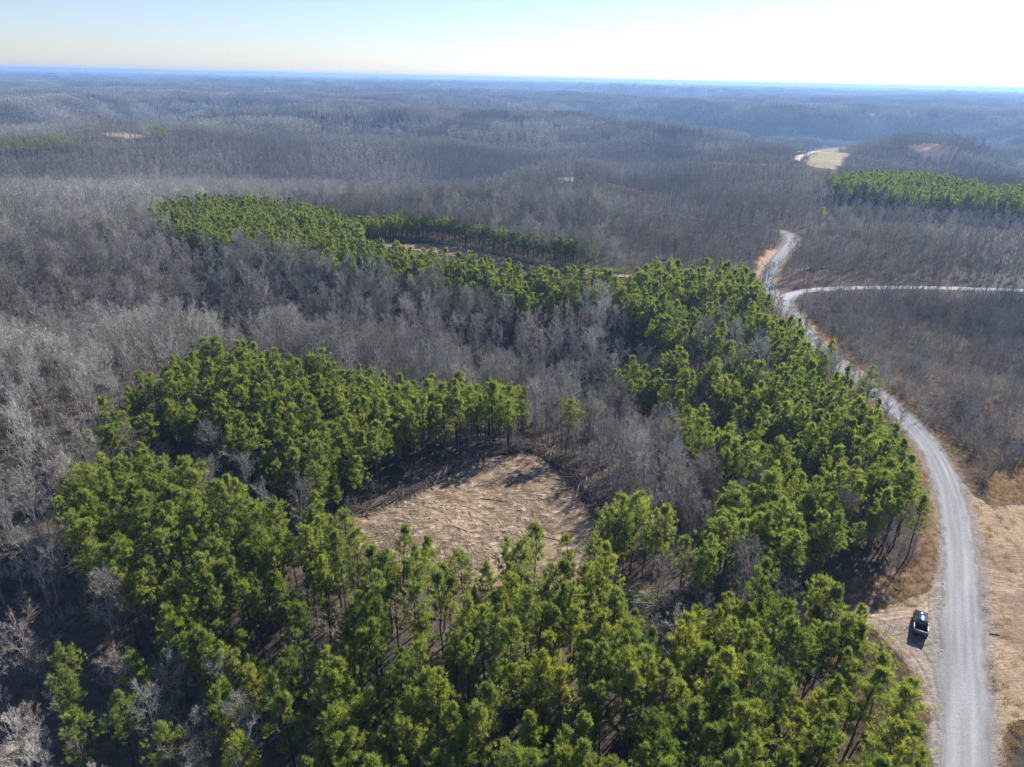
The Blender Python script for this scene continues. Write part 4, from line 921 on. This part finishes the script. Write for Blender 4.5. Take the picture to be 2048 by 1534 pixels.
# ------------------------------------------------------------------ vehicles
M_paint = simple('charcoal_paint', (.11, .12, .15), .2, .6, 0, 1, .6)
M_white = simple('white_paint', (.75, .75, .74), .3, 0, 0, 1, .5)
M_glass = simple('dark_glass', (.015, .02, .03), .06, 0, 0, 1, .9)
M_black = simple('black_plastic', (.02, .02, .021), .65)
M_rail = simple('bed_rail_cap', (.55, .53, .49), .4, .2)
M_chrome = simple('bright_metal', (.6, .6, .61), .25, 1.0)
M_rubber = simple('tyre_rubber', (.018, .018, .018), .85)
M_red = simple('red_lens', (.35, .02, .015), .3)
M_lens = simple('clear_lens', (.6, .62, .65), .15)
M_plate = simple('plate_white', (.7, .72, .75), .5)
def pm(name, parts, M, parent, bev=0.0):
    """parts: list of (verts, faces) -> one mesh"""
    import bmesh
    bm = bmesh.new()
    for V, F_ in parts:
        vs = [bm.verts.new(v) for v in V]
        for f in F_:
            try: bm.faces.new([vs[i] for i in f])
            except ValueError: pass
    bmesh.ops.recalc_face_normals(bm, faces=bm.faces)
    if bev:
        es = [e for e in bm.edges if len(e.link_faces) == 2 and e.calc_face_angle(0) > .5]
        bmesh.ops.bevel(bm, geom=es, offset=bev, segments=2, affect='EDGES', clamp_overlap=True)
    me = bpy.data.meshes.new(name); bm.to_mesh(me); bm.free(); me.materials.append(M)
    for p in me.polygons: p.use_smooth = bev > 0
    o = link(name, me, parent)
    return o
def ext(prof, x0, x1, inset=None):
    """(y,z) outline extruded along x; inset(y,z) pulls the sides in"""
    n = len(prof); f_ = inset or (lambda y_, z_: 0)
    V = [(x0+f_(*p), *p) for p in prof]+[(x1-f_(*p), *p) for p in prof]
    F_ = [tuple(range(n)), tuple(range(2*n-1, n-1, -1))]+[(i, (i+1) % n, n+(i+1) % n, n+i) for i in range(n)]
    return V, F_
def box(x0, x1, y0, y1, z0, z1):
    V = [(a_, b_, c_) for c_ in (z0, z1) for b_ in (y0, y1) for a_ in (x0, x1)]
    return V, [(0, 1, 3, 2), (4, 6, 7, 5), (0, 4, 5, 1), (2, 3, 7, 6), (0, 2, 6, 4), (1, 5, 7, 3)]
def quad(*p): return list(p), [tuple(range(len(p)))]
def arch(yc, r_, z0, n=9):
    return [(yc+r_*math.cos(math.pi-math.pi*i/(n-1)), z0+r_*math.sin(math.pi*i/(n-1))) for i in range(n)]
def wheel(parent, x_, y_, side, rr_=.38):
    V = []; F_ = []; n = 24
    for xx, q in ((-.12, rr_*.93), (-.09, rr_), (.09, rr_), (.12, rr_*.93), (.12, rr_*.62), (-.12, rr_*.62)):
        V += [(x_+xx, y_+math.cos(i*2*math.pi/n)*q, rr_+math.sin(i*2*math.pi/n)*q) for i in range(n)]
    for s_ in range(6):
        for i in range(n): F_.append((s_*n+i, s_*n+(i+1) % n, ((s_+1) % 6)*n+(i+1) % n, ((s_+1) % 6)*n+i))
    wo = link('wheel', None, parent); wo.empty_display_size = .1
    pm('tyre', [(V, F_)], M_rubber, wo)
    P_ = []
    xo = x_+side*.07
    c = [(xo, y_+math.cos(i*2*math.pi/n)*rr_*.61, rr_+math.sin(i*2*math.pi/n)*rr_*.61) for i in range(n)]
    P_.append((c, [tuple(range(n))]))
    for k_ in range(5):
        a_ = k_*2*math.pi/5; ca_, sa_ = math.cos(a_), math.sin(a_); w_ = .035; xo2 = xo+side*.02
        P_.append(([(xo2, y_-sa_*w_, rr_+ca_*w_), (xo2, y_+ca_*rr_*.6-sa_*w_, rr_+sa_*rr_*.6+ca_*w_), (xo2, y_+ca_*rr_*.6+sa_*w_, rr_+sa_*rr_*.6-ca_*w_), (xo2, y_+sa_*w_, rr_-ca_*w_)], [(0, 1, 2, 3)]))
    pm('rim', P_, M_chrome, wo)
def pickup(loc, heading):
    t_ = link('pickup_truck', None, None, loc); t_.rotation_euler = (0, 0, -heading)
    tag(t_, 'dark pickup truck with open bed parked on the tan dirt pull-off', 'pickup truck')
    hw = .9
    ins = lambda y_, z_: .05*max(0, (z_-.75)/.5)+(.05 if z_ < .5 else 0)+(.10*max(0, (y_-2.0)/.6))
    front = [(-1.0, .42)]+[(1.15, .42)]+arch(1.66, .44, .42)+[(2.3, .42), (2.56, .5), (2.6, .75), (2.56, .98), (2.35, 1.07), (1.35, 1.17), (1.2, 1.2), (-1.0, 1.22)]
    side = [(-2.55, .5), (-2.5, .42)]+arch(-1.68, .44, .42)+[(-1.0, .42), (-1.0, 1.30), (-2.55, 1.30)]
    parts = [ext(front, -hw, hw, ins), ext(side, -hw, -hw+.11), ext(side, hw-.11, hw), box(-hw+.11, hw-.11, -2.5, -1.0, .62, .70), box(-hw+.11, hw-.11, -1.09, -1.0, .70, 1.28)]
    pm('body', parts, M_paint, t_, .02)
    hood = [(1.38, 1.178), (2.3, 1.085), (2.32, 1.10), (1.9, 1.155), (1.4, 1.20)]
    pm('hood', [ext(hood, -.62, .62)], M_paint, t_, .01)
    cab = [(-1.0, 1.22), (1.25, 1.21), (.62, 1.74), (.35, 1.80), (-.6, 1.82), (-.86, 1.76)]
    ic = lambda y_, z_: .05+.19*max(0, (z_-1.22)/.6)
    cb = pm('cab', [ext(cab, -hw, hw, ic)], M_paint, t_, .03)
    e_ = .012
    pm('windshield', [quad((-.76, 1.16+e_, 1.30+e_), (.76, 1.16+e_, 1.30+e_), (.66, .70+e_, 1.69+e_), (-.66, .70+e_, 1.69+e_))], M_glass, t_)
    pm('rear_window', [quad((-.70, -1.0-e_+.02, 1.32), (.70, -1.0-e_+.02, 1.32), (.62, -.89-e_, 1.68), (-.62, -.89-e_, 1.68))], M_glass, t_)
    for s_ in (-1, 1):
        def sx_(z_): return s_*(hw-ic(0, z_)+e_)
        pm('side_window', [quad((sx_(1.28), .42, 1.28), (sx_(1.28), 1.0, 1.28), (sx_(1.68), .55, 1.68), (sx_(1.70), .42, 1.70)), quad((sx_(1.28), -.72, 1.28), (sx_(1.28), .34, 1.28), (sx_(1.70), .34, 1.70), (sx_(1.70), -.62, 1.70))], M_glass, t_)
        for y0_, y1_ in ((.36, 1.28), (-.62, .32)):
            x_ = s_*(hw-.02); dr_ = pm('door', [box(min(x_, x_+s_*.022), max(x_, x_+s_*.022), y0_, y1_, .52, 1.12)], M_paint, t_, .008)
            xh = x_+s_*.03; pm('handle', [box(min(xh, xh+s_*.03), max(xh, xh+s_*.03), y0_+.05, y0_+.2, 1.0, 1.03)], M_black, dr_)
        mr = pm('mirror', [box(s_*1.01-.10, s_*1.01+.10, 1.0, 1.12, 1.2, 1.38), box(min(s_*.82, s_*.95), max(s_*.82, s_*.95), 1.03, 1.08, 1.22, 1.27)], M_black if s_ < 0 else M_chrome, t_, .02)
        pm('bed_rail', [box(min(s_*.78, s_*.905), max(s_*.78, s_*.905), -2.56, -1.05, 1.302, 1.335)], M_rail, t_, .008)
        pm('taillight', [box(min(s_*.80, s_*.915), max(s_*.80, s_*.915), -2.585, -2.47, .85, 1.2)], M_red, t_, .01)
        pm('headlight', [box(min(s_*.50, s_*.80), max(s_*.50, s_*.80), 2.5, 2.585, .82, .96)], M_lens, t_, .015)
        for yw in (1.66, -1.68): wheel(t_, s_*.80, yw, s_)
    tg = pm('tailgate', [box(-.785, .785, -2.56, -2.47, .58, 1.30)], M_paint, t_, .01)
    pm('rail_cap', [box(-.78, .78, -2.565, -2.465, 1.303, 1.335)], M_rail, tg, .005)
    pm('handle', [box(-.12, .12, -2.575, -2.56, 1.12, 1.18)], M_black, tg)
    pm('bed_liner', [box(-.77, .77, -2.45, -1.10, .703, .72), box(-.785, -.765, -2.45, -1.1, .72, 1.25), box(.765, .785, -2.45, -1.1, .72, 1.25), box(-.76, .76, -1.115, -1.095, .72, 1.25)], M_black, t_)
    bb = pm('rear_bumper', [box(-.88, .88, -2.74, -2.57, .42, .60)], M_black, t_, .02)
    pm('licence_plate', [quad((-.16, -2.745, .45), (.16, -2.745, .45), (.16, -2.70, .605), (-.16, -2.70, .605))], M_plate, bb)
    pm('front_bumper', [box(-.85, .85, 2.56, 2.70, .42, .62)], M_black, t_, .03)
    pm('grille', [box(-.48, .48, 2.56, 2.61, .70, .96)], M_black, t_, .01)
    return t_
pickup((57.97, 78.55, .12+hz(57.97, 78.55)), R(29))
vx, vy, vz = onground(1697, 302, 0)
vn = link('white_van', None, None, (vx, vy, vz+.1)); vn.rotation_euler = (0, 0, 1.3)
tag(vn, 'small white van parked in the distant tan field', 'van')
vp = [(-2.4, .4)]+arch(-1.5, .42, .4)+arch(1.5, .42, .4)+[(2.4, .4), (2.5, .9), (1.9, 1.2), (1.2, 2.0), (-2.3, 2.1), (-2.45, 1.2)]
pm('body', [ext(vp, -.95, .95)], M_white, vn, .03)
pm('windshield', [quad((-.8, 1.86, 1.27), (.8, 1.86, 1.27), (.75, 1.27, 1.94), (-.75, 1.27, 1.94))], M_glass, vn)
for s_ in (-1, 1):
    pm('side_window', [quad((s_*.96, .3, 1.25), (s_*.96, 1.6, 1.25), (s_*.96, 1.15, 1.85), (s_*.96, .3, 1.85))], M_glass, vn)
    for yw in (1.5, -1.5): wheel(vn, s_*.85, yw, s_, .36)
# ------------------------------------------------------------------ the air
M_haze, t = mat('haze')
pv = t.nodes.new('ShaderNodeVolumePrincipled'); pv.inputs['Color'].default_value = (.36, .60, 1, 1); pv.inputs['Density'].default_value = .00015
pv.inputs['Density Attribute'].default_value = ''; pv.inputs['Temperature Attribute'].default_value = ''; pv.inputs['Color Attribute'].default_value = ''
M_haze.cycles.homogeneous_volume = True
pv.inputs['Anisotropy'].default_value = .25
oo = t.nodes.new('ShaderNodeOutputMaterial'); t.links.new(pv.outputs[0], oo.inputs['Volume'])
zl = float(Vg[:, 2].min())-1.5; zt = CAM_H+12
bx = [(sx_*27000, sy_*27000, zz) for zz in (zl, zt) for sy_ in (-1, 1) for sx_ in (-1, 1)]
hm = mesh_np('haze', np.array(bx), [np.array([[0, 2, 3, 1], [4, 5, 7, 6], [0, 1, 5, 4], [2, 6, 7, 3], [0, 4, 6, 2], [1, 3, 7, 5]])], [M_haze])
tag(link('haze', hm), 'thin blue winter haze', None, None, 'stuff')
